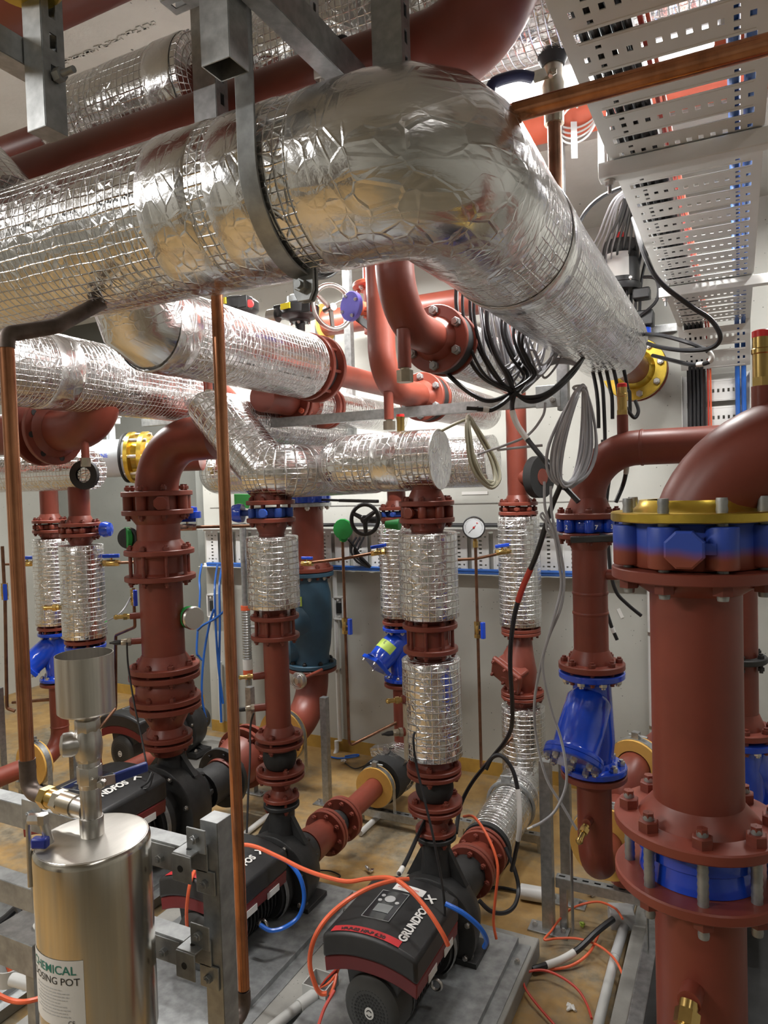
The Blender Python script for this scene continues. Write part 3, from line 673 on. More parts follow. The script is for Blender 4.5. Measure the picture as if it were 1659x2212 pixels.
pump(-2.72, 2.82, .29, A.z(1608)-.012, 1.24, 'big black pump half hidden behind the steel dosing pot', ZP)
pB = pump(-1.89, 2.635, .21, B.z(1736)-.01, 1.0, 'black and red pump behind the galvanised post, middle of the front row', ZP, tape='VP-P-01')
pC = pump(-1.11, 2.596, .212, C.z(1804)-.01, 1.0, 'front black and red pump with a display panel and white lettering', ZP, tape='VP-P-02 HP-P 6.30')
k = MB(); f_ = lambda x, y: V3((-1.11+x, 2.596+y, .212+.2595-.038*(abs(x)/.176)**2.2)); quad(k, f_, -.045, .075, -.315, -.275, 6, 1)
st = k.build('hazard_sticker', PAPER, pC); text('MADE TESTED', .013, lambda u, w: f_(-.03+u, -.3+w)+Z_*.0015, REDP, st, 'red_print')
pump(-3.6, 3.87, .27, .55, 1.0, 'smaller black and red pump in the far left corner', ZP)
pR = pump(-.06, 3.4, .46, .75, 1.0, 'black pump with white lettering behind the foreground red pipe', .166, panel=False)
# ================================================================ overhead runs
def run(root, P, r, mat=None, name='insulated_pipe', n=44, jit=.006, seed=3, step=.12):
    """foil-wrapped run: the path is cut into short lengths of slightly uneven girth"""
    P = [V3(p) for p in P]; Q = [P[0]]; rng = random.Random(seed)
    for a, b in zip(P, P[1:]):
        m = max(1, int((b-a).length/step))
        Q += [a+(b-a)*((i+1)/m) for i in range(m)]
    R = [r*(1+rng.uniform(-jit, jit)) for _ in Q]
    return MB().tube(Q, R, n).build(name, mat or FOIL, root, sm=60)
def band(root, a, b, r, mat=None, name='foil_tape'):
    a, b = V3(a), V3(b); L = (b-a).length
    return MB().lathe(a, b-a, [(0, r*1.002), (.003, r*1.016), (L*.35, r*1.02), (L*.6, r*1.012), (L-.003, r*1.016), (L, r*1.002)], 44, caps=False).build(name, mat or FOILF, root, sm=60)
# ---- the largest run: along the front aisle, mitred round the corner, back to the wall
MX, MYy, MZ, MR = -.508, 1.232, 2.55, .165
t = thing('insulated_pipe_run', 'biggest foil-wrapped pipe, turning a mitred corner across the top of the view', 'pipe', (MX, MYy, MZ-MR), 'foil-wrapped overhead pipes')
ye = MYy+tX((MX, MYy, MZ), Y_, 1314); yf = MYy+tX((MX, MYy, MZ), Y_, 1370)
run(t, [(-4.6, MYy, MZ), (MX-.19, MYy, MZ)], MR, seed=5)
run(t, route([(MX-.2, MYy, MZ), (MX, MYy, MZ), (MX, MYy+.28, MZ)], .085, 3), MR*1.012, FOILF, 'elbow_wrap', jit=.002)
run(t, [(MX, MYy+.26, MZ), (MX, ye, MZ)], MR, seed=9)
for px, w in ((462, .13), (600, .12)):
    x = tX((0, MYy, MZ), X_, px); band(t, (x-w/2, MYy, MZ), (x+w/2, MYy, MZ), MR)
band(t, (MX, MYy+.5, MZ), (MX, MYy+.6, MZ), MR)
MB().lathe((MX, ye, MZ), Y_, [(0, .09), (0, MR*.97), (.03, MR*.95), (.03, .09)], 40, caps=False).build('end_seal', RUBBER, t)
pipe(t, [(MX, ye, MZ), (MX, yf, MZ)], .084)
g = disc(t, (MX, yf, MZ), Y_, .17, .026, .084, GOLD, hub=-.05); disc(t, (MX, yf+.08, MZ), Y_, .17, .026, .084)
ring_bolts(g, (MX, yf-.012, MZ), -Y_, .14, 8, .019, .09, STEEL)
MB().lathe((MX, yf+.014, MZ), Y_, [(0, .1), (.05, .1)], 30).build('valve_ring', BLACK, t); pipe(t, [(MX, yf+.08, MZ), (MX, YW-.002, MZ)], .084)
def print_marks(root, ax, c, r, ang, L, seed):
    """faint row of printed marks on the foil film, too small to read"""
    g = random.Random(seed); k = MB(); x, y = (Y_, Z_) if ax == 0 else (X_, Z_); d = X_ if ax == 0 else Y_; u = 0
    while u < L:
        w = g.uniform(.002, .006); h = g.choice((.004, .006, .006))
        if g.random() < .75: quad(k, lambda a, b: V3(c)+d*a+x*(cos(ang+b/r)*(r+.0012))+y*(sin(ang+b/r)*(r+.0012)), u, u+w, 0, h)
        u += w+g.uniform(.002, .007)
    k.build('printed_marks', INK, root)
for px, L, sd in ((155, .1, 1), (235, .09, 2), (330, .12, 3)): x = tX((0, MYy, MZ), X_, px); print_marks(t, 0, (x, MYy, MZ), MR*1.006, pi+.02, L, sd)
# ---- strap hanger round the big pipe
sx = tX((0, MYy-MR, MZ), X_, 540); zt = 2.93
h = thing('strap_hanger', 'flat grey steel strap hung round the front of the biggest foil pipe', 'bracket', (sx, MYy, MZ-MR-.06))
r0 = MR+.006; pts = [(MYy-r0, zt)]+[(MYy-r0*cos(a), MZ-r0*sin(a)) for a in [pi*i/24 for i in range(25)]]+[(MYy+r0, zt)]
k = MB(); R = [[V3((sx+w, y+dy*n_[0], z+dy*n_[1])) for w, dy in ((-.02, 0), (.02, 0), (.02, .005), (-.02, .005))] for (y, z), n_ in zip(pts, [(-1, 0)]+[(-cos(pi*i/24), -sin(pi*i/24)) for i in range(25)]+[(1, 0)])]
k.rings(R, [0, .04, .045, .085, .09], [i*.02 for i in range(len(R))]); k.build('strap', GALVD, h, bev=.001)
lb = V3((sx+.006, MYy-.012, MZ-MR-.004)); pr = [(-.024, .02), (-.024, -.035), (-.014, -.055), (.014, -.055), (.024, -.035), (.024, .02)]
k = MB(); k.prism(pr, lb, X_, Z_, Y_*.007); k.prism(pr, lb+Y_*.014, X_, Z_, Y_*.007)
lg = k.build('clamp_lug', GALVD, h, bev=.0015); bolt(lg, lb-Z_*.026, -Y_, .0145, .022, GALVD, .008)
# ---- second run: comes down behind the big pipe, runs back to a pair of red flanges
NX, NZ, NR = -1.79, 2.515, .15
t = thing('insulated_pipe_run', 'foil-wrapped pipe behind the middle copper tube, ending at a pair of red flanges', 'pipe', (NX, 2.4, NZ-NR), 'foil-wrapped overhead pipes')
y1 = tX((NX, 0, NZ), Y_, 652); ys = tX((NX, 0, NZ), Y_, 318)
run(t, [(-3.6, 1.70, 2.8), (NX, 1.70, 2.8), (NX, ys, NZ), (NX, ys+.02, NZ)], NR*1.005, FOILF, 'elbow_wrap', jit=.002)
run(t, [(NX, ys+.01, NZ), (NX, y1, NZ)], NR, seed=12); band(t, (NX, ys, NZ), (NX, ys+.11, NZ), NR*1.004)
for q_, sd in ((.35, 4), (.62, 5), (.8, 6)): print_marks(t, 1, (NX, ys+(y1-ys)*q_, NZ), NR*1.006, -.62, .12, sd)
disc(t, (NX, y1+.04, NZ), Y_, NR*1.04, .02, .06); f = disc(t, (NX, y1+.13, NZ), Y_, NR*1.06, .022, .06, hub=.05)
ring_bolts(f, (NX, y1+.141, NZ), Y_, NR*.9, 8, .014, .12, REDD)
pipe(t, [(NX, y1-.02, NZ), (NX, y1+.05, NZ)], .1); pipe(t, [(NX, y1+.13, NZ), (NX, 3.95, NZ-.0)], .057)
v = thing('butterfly_valve', 'black gear-operated valve with a chrome handwheel, behind the clamp lug of the biggest pipe', 'valve', (NX, y1+.085, NZ), 'gear-operated valves')
MB().lathe((NX, y1+.055, NZ), Y_, [(0, .09), (0, NR*.84), (.01, NR*.88), (.05, NR*.88), (.06, NR*.84), (.06, .09)], 36, caps=False).build('valve_body', BLACK, v)
def gearbox(v, c, wheel=True, cap=True):
    """stem, bolted plate, domed housing, indicator windows, label and handwheel"""
    c = V3(c); MB().cyl(c-Z_*.12, c, .024).build('stem', BLACK, v)
    k = MB(); k.lathe(c-Z_*.01, Z_, [(0, .03), (0, .05), (.012, .052), (.02, .075), (.035, .095), (.075, .098), (.085, .085), (.095, .06)], 28)
    k.box(c+V3((-.07, -.02, .05)), (.1, .07, .06)); k.box(c+V3((.075, -.05, .045)), (.06, .05, .055)); q = k.build('gear_housing', BLACK, v, bev=.004)
    for i in range(4): a = .4+i*pi/2; bolt(q, c+V3((cos(a)*.043, sin(a)*.043, -.01)), -Z_, .008, .01, STEEL, 0)
    MB().lathe(c+V3((.105, -.05, .035)), (.7, -.7, 0), [(0, .016), (.01, .018), (.011, .013)], 16).build('indicator_window', REDP, q)
    MB().box(c+V3((-.02, -.094, .055)), (.06, .006, .028), (V3((1, -.15, 0)), V3((.15, 1, 0)), Z_)).build('caution_label', YLAB, q)
    MB().cyl(c+V3((-.15, -.045, .03)), c+V3((-.1, -.045, .03)), .035).build('motor_barrel', STEEL, v)
    if cap: MB().lathe(c+Z_*.085, Z_, [(0, .06), (.03, .06), (.035, .05)], 24).build('top_cover', METERG, v)
    if wheel:
        w = c+V3((.17, .03, .05)); d = V3((.85, -.5, 0)).normalized(); x, y, _ = frame(d)
        k = MB().tube([w+(x*cos(2*pi*i/28)+y*sin(2*pi*i/28))*.105 for i in range(28)], .012, 10, ring=True)
        for i in range(3): a = 2*pi*i/3+.5; k.tube([w-d*.02, w+(x*cos(a)+y*sin(a))*.1], [.013, .01], 8)
        k.cyl(w-d*.07, w+d*.01, .018); k.build('handwheel', STEEL, v)
ga = PY(648, 693, y1+.2); gearbox(v, (ga.x, ga.y, ga.z))
MB().cyl((NX, y1+.085, NZ+NR*.8), (ga.x, ga.y, ga.z-.1), .03).build('valve_neck', BLACK, v)
v2 = thing('gear_operator', 'black valve gearbox with a red-eyed window, half hidden left of the handwheel valve', 'valve', PZ(520, 690, 3.3), 'gear-operated valves'); gearbox(v2, PZ(515, 685, 3.3), False, False)
MB().cyl(PZ(515, 690, 3.3), PZ(515, 760, 3.3), .03).build('valve_neck', BLACK, v2)
# ---- third run at the left
N2X, N2Z, N2R = -2.6, 2.477, .16
t = thing('insulated_pipe_run', 'foil-wrapped pipe at the left, lowest of the three big overhead ones', 'pipe', (N2X, 2.2, N2Z-N2R), 'foil-wrapped overhead pipes')
y2 = tX((N2X, 0, N2Z), Y_, 388); yb = tX((N2X, 0, N2Z), Y_, 85)
run(t, route([(-4.4, 1.62, N2Z), (N2X, 1.62, N2Z), (N2X, y2, N2Z)], .17, 5), N2R, seed=21); band(t, (N2X, yb-.02, N2Z), (N2X, yb+.1, N2Z), N2R)
for q_, sd in ((.35, 7), (.6, 8)): print_marks(t, 1, (N2X, yb+(y2-yb)*q_, N2Z), N2R*1.006, -.5, .15, sd)
disc(t, (N2X, y2+.05, N2Z), Y_, .17, .022, .1); f = disc(t, (N2X, y2+.14, N2Z), Y_, .17, .022, .1)
ring_bolts(f, (N2X, y2+.151, N2Z), Y_, .14, 8, .014, .12, REDD)
MB().lathe((N2X, y2+.062, N2Z), Y_, [(0, .13), (.066, .13)], 30).build('valve_ring', RUBBER, t)
pipe(t, route([(N2X, y2+.14, N2Z), (N2X, y2+.42, N2Z), (N2X, y2+.42, 2.1)], .2, 8), .1, name='elbow'); pipe(t, [(N2X, y2-.02, N2Z), (N2X, y2+.05, N2Z)], .1)
pl = PZ(452, 842, 3.4); MB().cyl(pl+Z_*.06, pl, .016).build('drain_stub', RED, t); MB().hexa(pl-Z_*.05, pl, .021).build('drain_cap', NICKEL, t)
# branch elbow below it with a pair of flanges
t = thing('pipe_elbow', 'fat red elbow with two bare flanges under the left foil pipe', 'pipe', (-2.6, 2.33, 2.2)); zq = 2.262
pipe(t, route([(-4.2, 2.33, zq), (-2.6, 2.33, zq), (-2.6, 2.33, N2Z-.1)], .16, 12), .1, name='elbow', n=40)
for px in (88, 117):
    x = tX((0, 2.33, zq), X_, px); f = disc(t, (x, 2.33, zq), X_, .165, .024, .1, hub=.03 if px > 100 else -.03)
for i in range(8): a = 2*pi*i/8+.2; p = V3((tX((0, 2.33, zq), X_, 117)+.013, 2.33+cos(a)*.135, zq+sin(a)*.135)); MB().cyl(p-X_*.001, p+X_*.0005, .014).build('bolt_hole', INK, f)
pd = PY(184, 975, 2.3); MB().cyl(pd+Z_*.05, pd-Z_*.03, .018).build('drain_stub', RED, t); MB().hexa(pd-Z_*.07, pd-Z_*.03, .023).build('drain_cap', NICKEL, t)
d = V3((.35, -.94, 0)); c = PY(186, 1026, 2.625); rg = MB().lathe(c-d*.0, d, [(0, .04), (0, .075), (.03, .075), (.03, .04)], 32, caps=False); rt = thing('foam_pipe_end', 'black foam ring with a foil plug, hanging below the fat red elbow', 'insulation', c-Z_*.075)
rg.build('foam_ring', RUBBER, rt); MB().lathe(c, d, [(0, .041), (.02, .041)], 24).build('foil_plug', FOILS, rt); MB().cyl(c-d*.06, c, .036).build('stub_pipe', FOILS, rt)
# ---- header at the far left over the two left risers
J1 = Up(-3.28, 2.77); J2 = Up(-4.07, 3.2)
t = thing('insulated_header', 'bright foil header over the two small risers at the far left', 'pipe', (-4, 2.77, 1.98)); zj = 2.085
run(t, [(-5.4, 2.77, zj), (-3.17, 2.77, zj)], .105, FOILS, seed=4); pipe(t, [(J1.x, J1.y, J1.z(1130)), (J1.x, J1.y, zj)], .057)
pipe(t, route([(J2.x, J2.y, J2.z(1130)), (J2.x, J2.y, zj), (J2.x, 2.8, zj)], .1), .057)
# ---- header pieces over risers B and C
CH = V3((-1.05, 2.6, 2.048))
t = thing('insulated_header', 'short capped foil header over the riser with two foil sleeves', 'pipe', CH-Z_*.12, 'foil headers over the risers')
run(t, route([CH, (-1.53, CH.y, CH.z), (-1.53, CH.y+.9, CH.z)], .13, 6), .12, FOILS, seed=8, jit=.004)
MB().lathe(CH, X_, [(-.001, .1205), (.004, .119), (.006, .001)], 44, caps=False).build('foil_end_cap', FOILF, t)
xb = tX((0, CH.y, CH.z), X_, 850); band(t, (xb-.05, CH.y, CH.z), (xb+.06, CH.y, CH.z), .12)
vt = V3((PY(866, 935, CH.y).x, CH.y, CH.z+.118)); b = MB().cyl(vt, vt+Z_*.055, .0155); b.cyl(vt+Z_*.05, vt+Z_*.06, .0175); q = b.build('vent_valve', BRASS, t); MB().cyl(vt+Z_*.06, vt+Z_*.07, .016).build('vent_cap', REDP, q)
t = thing('insulated_header', 'foil header dropping at a slant over the slim riser by the copper tube', 'pipe', (-1.89, B.y, 1.9), 'foil headers over the risers'); zb = 2.03
run(t, [(-2.16, B.y+1.0, 2.29), (-2.16, B.y+.02, 2.29), (-1.9, B.y, zb)], .12, FOIL, 'slanted_wrap', jit=.003)
run(t, route([(-1.96, B.y, zb), (-1.775, B.y, zb), (-1.775, B.y+.8, zb)], .09, 4), .119, FOIL, seed=6, jit=.004)
# ---- long header at the back
HY, HZ, HR = 3.93, 2.075, .15
t = thing('insulated_header', 'long foil header behind the risers, partly hidden', 'pipe', (-2, HY, HZ-HR))
hx0, hx1 = tX((0, HY, HZ), X_, 455), tX((0, HY, HZ), X_, 1066)
run(t, route([(hx0, HY+.5, HZ), (hx0, HY, HZ), (hx1, HY, HZ)], .17, 6), HR, FOILS, seed=14)
# ---- back row: E (blue strainer 3), G (slate-blue check valve), H (sleeved) and the two far-left risers
def sleeved(V, lab, rows, sl, grp='small risers in the back row', top=None, plug=(.2, -1, 0), vmat=RED, vlab=None, gear=(.9, .3, 0)):
    t = thing('pipe_riser', lab, 'pipe', V.p(rows[-1]), grp); R, rp = .11, .057; f1, f2, f3 = rows
    d1 = disc(t, V.p(f1), Z_, R, .02, rp, hub=.04); disc(t, V.p(f2), Z_, R, .02, rp, hub=-.04)
    ring_bolts(d1, V.p(f1)+Z_*.01, Z_, R*.815, 8, .0125, V.z(f1)-V.z(f2)+.02, REDD)
    if top: pipe(t, [V.p(f1)-Z_*.009, V.p(top)], rp)
    pipe(t, [V.p(f3), V.p(f2)-Z_*.009], rp); sleeve(t, V.p(sl[1]), V.p(sl[0]), .1175)
    d3 = disc(t, V.p(f3), Z_, R, .02, rp); ring_bolts(d3, V.p(f3)+Z_*.01, Z_, R*.815, 8, .0125, .03, REDD, tail=.03)
    butterfly(V, f1+6, f2-4, R, rp, vlab, vmat, plug=plug, gear=gear); return t
E_ = Up(-1.89, 3.95); G = Up(-2.68, 4.16); H = Up(-1.11, 3.9)
sleeved(J1, 'small sleeved riser just right of the far-left pair, above the steel funnel', (1133, 1155, 1383), (1176, 1376), vlab='small bright red lugged valve on the riser above the steel funnel', plug=(-.6, -.8, 0))
sleeved(J2, 'small sleeved riser nearest the left copper tube', (1126, 1147, 1355), (1163, 1348), vlab='dark small lugged valve on the riser nearest the left copper tube', gear=None)
strainer(J2, (1364, 1468), .11, 'blue strainer with a square cover low on the far-left riser', (-.45, -.6, -.66), BLUE, True)
strainer(J1, (1392, 1505), .11, 'blue strainer mostly hidden behind the steel funnel', (-.75, .6, -.3), BLUE, True)
t = thing('pipe_elbow', 'red elbow dropping from the far-left blue strainer to the floor', 'pipe', J2.p(1640)); zz = J2.z(1625)
disc(t, J2.p(1475), Z_, .11, .02, .057); pipe(t, route([J2.p(1475), (J2.x, J2.y, zz), (J2.x, J2.y-.9, zz)], .15), .057); weld(t, J2.p(1568), Z_, .057)
f = disc(t, (J2.x, J2.y-.55, zz), Y_, .11, .02, .057); disc(t, (J2.x, J2.y-.59, zz), Y_, .11, .02, .057)
q = J2.p(1512)+V3((-.1, -.04, 0)); MB().tube([J2.p(1510), q, J2.p(1520)+V3((-.33, -.1, 0))], [.012, .011, .009], 10).build('tapping_tube', COPD, t)
t = thing('pipe_elbow', 'red drop pipe behind the steel funnel and its tee', 'pipe', J1.p(1600)); disc(t, J1.p(1512), Z_, .11, .02, .057); pipe(t, route([J1.p(1512), (J1.x, J1.y, .3), (J1.x, J1.y+.6, .3)], .15), .057)
te = sleeved(E_, 'back riser with a single foil sleeve and blue strainer marked 3', (1098, 1120, 1343), (1130, 1331), top=1040, vmat=BLUEM, vlab='blue valve behind the black handwheel', gear=None)
strainer(E_, (1353, 1468), .11, 'blue strainer with green tape marked 3', (-.42, -.62, -.62), BLUE, True, tape='3')
t = thing('pipe_elbow', 'red drop pipe below the blue strainer marked 3', 'pipe', E_.p(1640)); disc(t, E_.p(1477), Z_, .11, .02, .057)
ze = .225; pipe(t, route([E_.p(1477), (E_.x, E_.y, ze), (E_.x, 3.62, ze)], .14), .057); weld(t, E_.p(1612), Z_, .057)
# G
t = thing('pipe_riser', 'big red riser at the back wall above the slate-blue check valve', 'pipe', G.p(1230)); R, rp = .17, .11
d1 = disc(t, G.p(1090), Z_, R, .026, rp, GALV); ring_bolts(d1, G.p(1090)-Z_*.013, -Z_, R*.83, 8, .017, .02, STEEL, .2, 0); pipe(t, [G.p(1228), G.p(1088)], rp, n=40)
d2 = disc(t, G.p(1229), Z_, R, .026, rp, hub=.05); ring_bolts(d2, G.p(1229)+Z_*.013, Z_, R*.83, 8, .017, .05, REDD); o = G.p(1128)+V3((-.09, -.06, 0)); stub(t, o, (-.8, -.6, 0), .07, .014)
t = thing('butterfly_valve', 'blue valve with a black lever, under the long back header', 'valve', G.p(1086), 'butterfly valves on the risers')
MB().lathe(G.p(1085), Z_, [(0, .11), (0, .165), (.005, .17), (.055, .17), (.06, .165), (.06, .11)], 36, caps=False).build('valve_body', BLUE, t)
for k_ in range(6): a = -2.2+k_*.45; MB().cyl(G.p(1085)+V3((cos(a)*.16, sin(a)*.16, .0)), G.p(1085)+V3((cos(a)*.16, sin(a)*.16, .06)), .022, n=12).build('lug', BLUE, t)
lvr = MB().bar(PY(735, 1081, 4.0), PY(815, 1083, 3.9), .035, .02).build('lever', BLACK, t, bev=.004); MB().bar(G.p(1080)+V3((.15, -.05, 0)), PY(740, 1081, 4.0), .03, .015).build('lever_stem', BLACK, t)
t = thing('check_valve', 'slate-blue swing check valve with a strip of light tape, behind the slim riser', 'valve', G.p(1436))
for row, e in ((1239, -1), (1433, 1)):
    q = disc(t, G.p(row), Z_, R, .028, .1, TEAL); ring_bolts(q, G.p(row)+Z_*e*.014, Z_*e, R*.83, 8, .016, .01, STEEL if e < 0 else CAST, .2, 0)
L = G.z(1243)-G.z(1428)
MB().lathe(G.p(1428), Z_, [(0, .13), (L*.08, .12), (L*.2, .135), (L*.5, .15), (L*.8, .145), (L*.93, .125), (L, .13)], 36).build('valve_body', TEAL, t)
d = V3((-.5, -.75, .42)).normalized(); c = G.p(1345); MB().lathe(c, d, [(0, .14), (.1, .135), (.15, .125), (.17, .1), (.175, .0)], 32, caps=False).build('hinge_bonnet', TEAL, t)
d = V3((-.8, -.6, 0)); c = G.p(1405); MB().lathe(c, d, [(0, .08), (.15, .078), (.17, .06), (.172, .001)], 26, caps=False).build('side_boss', TEAL, t)
k = MB(); rr = .1525; zc = G.z(1291); quad(k, lambda u, w: V3((G.x+rr*sin(u), G.y-rr*cos(u), zc+w)), -.5, .2, -.035, .03, 8, 1); k.build('tape_strip', YGRN, t)
t = thing('pipe_elbow', 'large red elbow sweeping to the floor below the slate-blue check valve', 'pipe', G.p(1560)); za_ = .345
f = disc(t, G.p(1443), Z_, R, .024, rp); pipe(t, route([G.p(1443), (G.x, G.y, za_), (G.x, 3.42, za_)], .3, 14), rp, name='elbow', n=40)
for y in (3.43, 3.36): f = disc(t, (G.x, y, za_), Y_, .182, .026, .1)
ring_bolts(f, (G.x, 3.347, za_), -Y_, .15, 8, .018, .1, REDD); cone(t, (G.x, 3.36, za_), (G.x, 3.16, .3), .15, .115)
MB().cyl((G.x, 3.0, .29), (G.x, 3.165, .3), .105).build('suction_neck', CAST, t)
f = disc(t, (G.x, 3.17, .3), Y_, .17, .03, .1, CAST); ring_bolts(f, (G.x, 3.185, .3), Y_, .14, 8, .016, .02, CAST, tail=.02)
c = G.p(1490)+V3((-.1, -.1, 0)); d = V3((.1, -.99, 0)); c = PZ(651, 1468, 4.55); k = MB(); k.lathe(c, (-.2, -.97, 0), [(0, .05), (.03, .055), (.04, .05), (.045, .03), (.05, .02)], 24); 
for r_ in (.03, .04, .05): k.tube([c+V3((r_*cos(a), -.045+.2*r_*cos(a), r_*sin(a))) for a in [2*pi*i/24 for i in range(24)]], .003, 6, ring=True)
k.build('pressure_switch', STEEL, t); MB().cyl(c, c+V3((-.0, .25, 0)), .012).build('switch_stub', RED, t)
# H
th = sleeved(H, 'back riser with two foil sleeves beside the pressure gauge', (1088, 1108, 1358), (1114, 1350), top=640, vlab='dark red lugged valve on the riser beside the pressure gauge', gear=None)
o = H.p(1032); MB().cyl(o, o+V3((.16, -.06, 0)), .045).build('tee_stub', RED, th); MB().lathe(o+V3((.11, -.04, 0)), (.94, -.35, 0), [(0, .046), (0, .115), (.05, .115), (.05, .046)], 32, caps=False).build('foam_collar', RUBBER, th)
disc(th, H.p(1366), Z_, .11, .018, .057)
t = thing('check_valve', 'red swing check valve with a slanted bolted cover, on the riser beside the gauge', 'valve', H.p(1500))
MB().tube([H.p(1370), H.p(1388), H.p(1412)+V3((-.01, -.02, 0)), H.p(1450)+V3((-.015, -.03, 0)), H.p(1478), H.p(1492)], [.06, .062, .085, .105, .078, .07], 32).build('valve_body', RED, t)
c = H.p(1448)+V3((-.05, -.1, 0)); ex = V3((.82, -.35, -.45)).normalized(); n_ = V3((-.5, -.82, -.35)).normalized(); ex = (ex-n_*ex.dot(n_)).normalized(); ey = n_.cross(ex)
k = MB().prism([(-.105, -.07), (.105, -.07), (.105, .07), (-.105, .07)], c, ex, ey, n_*.03); q = k.build('bolted_cover', RED, t, bev=.012); k = MB().prism([(-.09, -.06), (.09, -.06), (.09, .06), (-.09, .06)], c-n_*.07, ex, ey, n_*.07); k.build('cover_neck', RED, t, bev=.01)
for i in (-1, 0, 1):
    for j in (-1, 1): bolt(q, c+ex*(.085*i)+ey*(.05*j)+n_*.03, n_, .011, .01, REDD, 0)
f = disc(t, H.p(1494), Z_, .12, .02, .057); f = disc(t, H.p(1503), Z_, .12, .018, .057); ring_bolts(f, H.p(1494)+Z_*.011, Z_, .098, 8, .013, .05, REDD, tail=.02)
t = thing('insulated_pipe_run', 'foil-wrapped suction pipe along the floor behind the front pump', 'pipe', (H.x, 3.6, .08)); zh = .24
sleeve(t, (H.x, H.y, .22), H.p(1522), .122); pipe(t, [H.p(1525), H.p(1500)], .057)
k = MB(); run(t, [(H.x, 3.22, .19), (H.x, H.y+.1, zh)], .12, FOILS, seed=31); run(t, [(H.x, 3.72, .235), (H.x, 3.9, .25), (H.x, H.y, .42)], .124, FOILF, 'tee_wrap', seed=2)
MB().lathe((H.x, 3.19, .19), Y_, [(0, .1), (0, .122), (.03, .124), (.03, .1)], 36, caps=False).build('end_seal', RUBBER, t)
k = MB(); y = 3.62; k.tube([(H.x+.127*cos(a), y, .225+.127*sin(a)) for a in [2*pi*i/30 for i in range(30)]], .009, 8, ring=True); k.box((H.x-.02, y-.0, .36), (.05, .03, .03)); k.cyl((H.x-.05, y, .375), (H.x+.02, y-.03, .39), .006); k.build('pipe_clamp', GALVD, t)
t = thing('suction_flange_piece', 'red flanged reducer between the front pump and its foil suction pipe', 'pipe', (H.x, 3.05, .1))
for y, r_ in ((3.17, .118), (3.135, .118)): f = disc(t, (H.x, y, .19), Y_, r_, .02, .057)
ring_bolts(f, (H.x, 3.124, .19), -Y_, .096, 8, .0125, .06, REDD); cone(t, (H.x, 3.13, .19), (H.x, 2.96, .2), .07, .09); disc(t, (H.x, 2.98, .2), Y_, .118, .022, .06); f = disc(t, (H.x, 2.953, .2), Y_, .118, .022, .06); ring_bolts(f, (H.x, 2.995, .2), Y_, .096, 8, .0125, .06, REDD); cone(t, (H.x, 2.95, .2), (H.x, 2.78, .205), .085, .086, mat=CAST)
# B suction
t = thing('suction_flange_piece', 'red flanged pipe between the middle pump and its yellow support ring', 'pipe', (B.x, 3.2, .1))
cone(t, (B.x, 3.0, .205), (B.x, 2.82, .21), .075, .086)
for y in (3.0, 3.026): f = disc(t, (B.x, y, .205), Y_, .115, .02, .057)
ring_bolts(f, (B.x, 3.037, .205), Y_, .094, 8, .0125, .05, REDD)
bellows(t, (B.x, 3.035, .205), (B.x, 3.15, .205), .05, .07)
for y in (3.155, 3.18): f = disc(t, (B.x, y, .205), Y_, .115, .02, .057)
ring_bolts(f, (B.x, 3.191, .205), Y_, .094, 8, .0125, .05, REDD); pipe(t, [(B.x, 3.17, .205), (B.x, 3.62, .225)], .057)
def support(lab, c, d, R, rp, w=.05, base=True, mat=YFOAM, seat=0):
    """split ring of hard yellow insulation in a galvanised band, bolted to a channel below"""
    c, d = V3(c), V3(d).normalized(); t = thing('pipe_support', lab, 'bracket', c-Z_*(R+.05), 'yellow insulated pipe supports')
    MB().lathe(c-d*w/2, d, [(0, rp), (0, R), (w, R), (w, rp)], 40, caps=False).build('foam_block', mat, t)
    k = MB().lathe(c-d*w*.3, d, [(0, R), (0, R+.003), (w*.6, R+.003), (w*.6, R)], 40, caps=False); x = d.cross(Z_).normalized()
    k.box(c+Z_*(R+.015), (.03, .03, .03), (x, d, Z_)); k.cyl(c+Z_*(R+.015)-x*.03, c+Z_*(R+.015)+x*.05, .005, n=8)
    for e in (-1, 1): k.bar(c+x*e*(R+.002), c+x*e*(R+.002)-Z_*(R+.05+seat), .004, w*.6, up=d)
    k.build('steel_band', GALV, t); return t
support('yellow ring support behind the middle pump, right of the slim riser', (B.x, 3.56, .222), Y_, .115, .058)
support('yellow ring support on the big floor elbow, behind the slim riser', (G.x, 3.78, .345), Y_, .17, .111)
support('yellow ring support at the foot of the right-hand red elbow', (D.x, D.y+.25, zl), Y_, .135, .058, .06, seat=.2)
support('yellow ring support at the far left by the copper tube', (J2.x, J2.y-.2, zz), Y_, .14, .058, .06)
pp = PZ(1375, 1655, 3.07); t = thing('pipe_elbow', 'dusky red elbow half hidden behind the foreground pipe, under an upper yellow ring', 'pipe', pp-Z_*.5)
support('upper yellow ring support behind the foreground red pipe', pp, (.25, .97, 0), .12, .075, .07)
d = V3((.25, .97, 0)).normalized(); pipe(t, route([pp+d*1.05, pp-d*.12, pp-d*.12-Z_*.45], .1), .072)
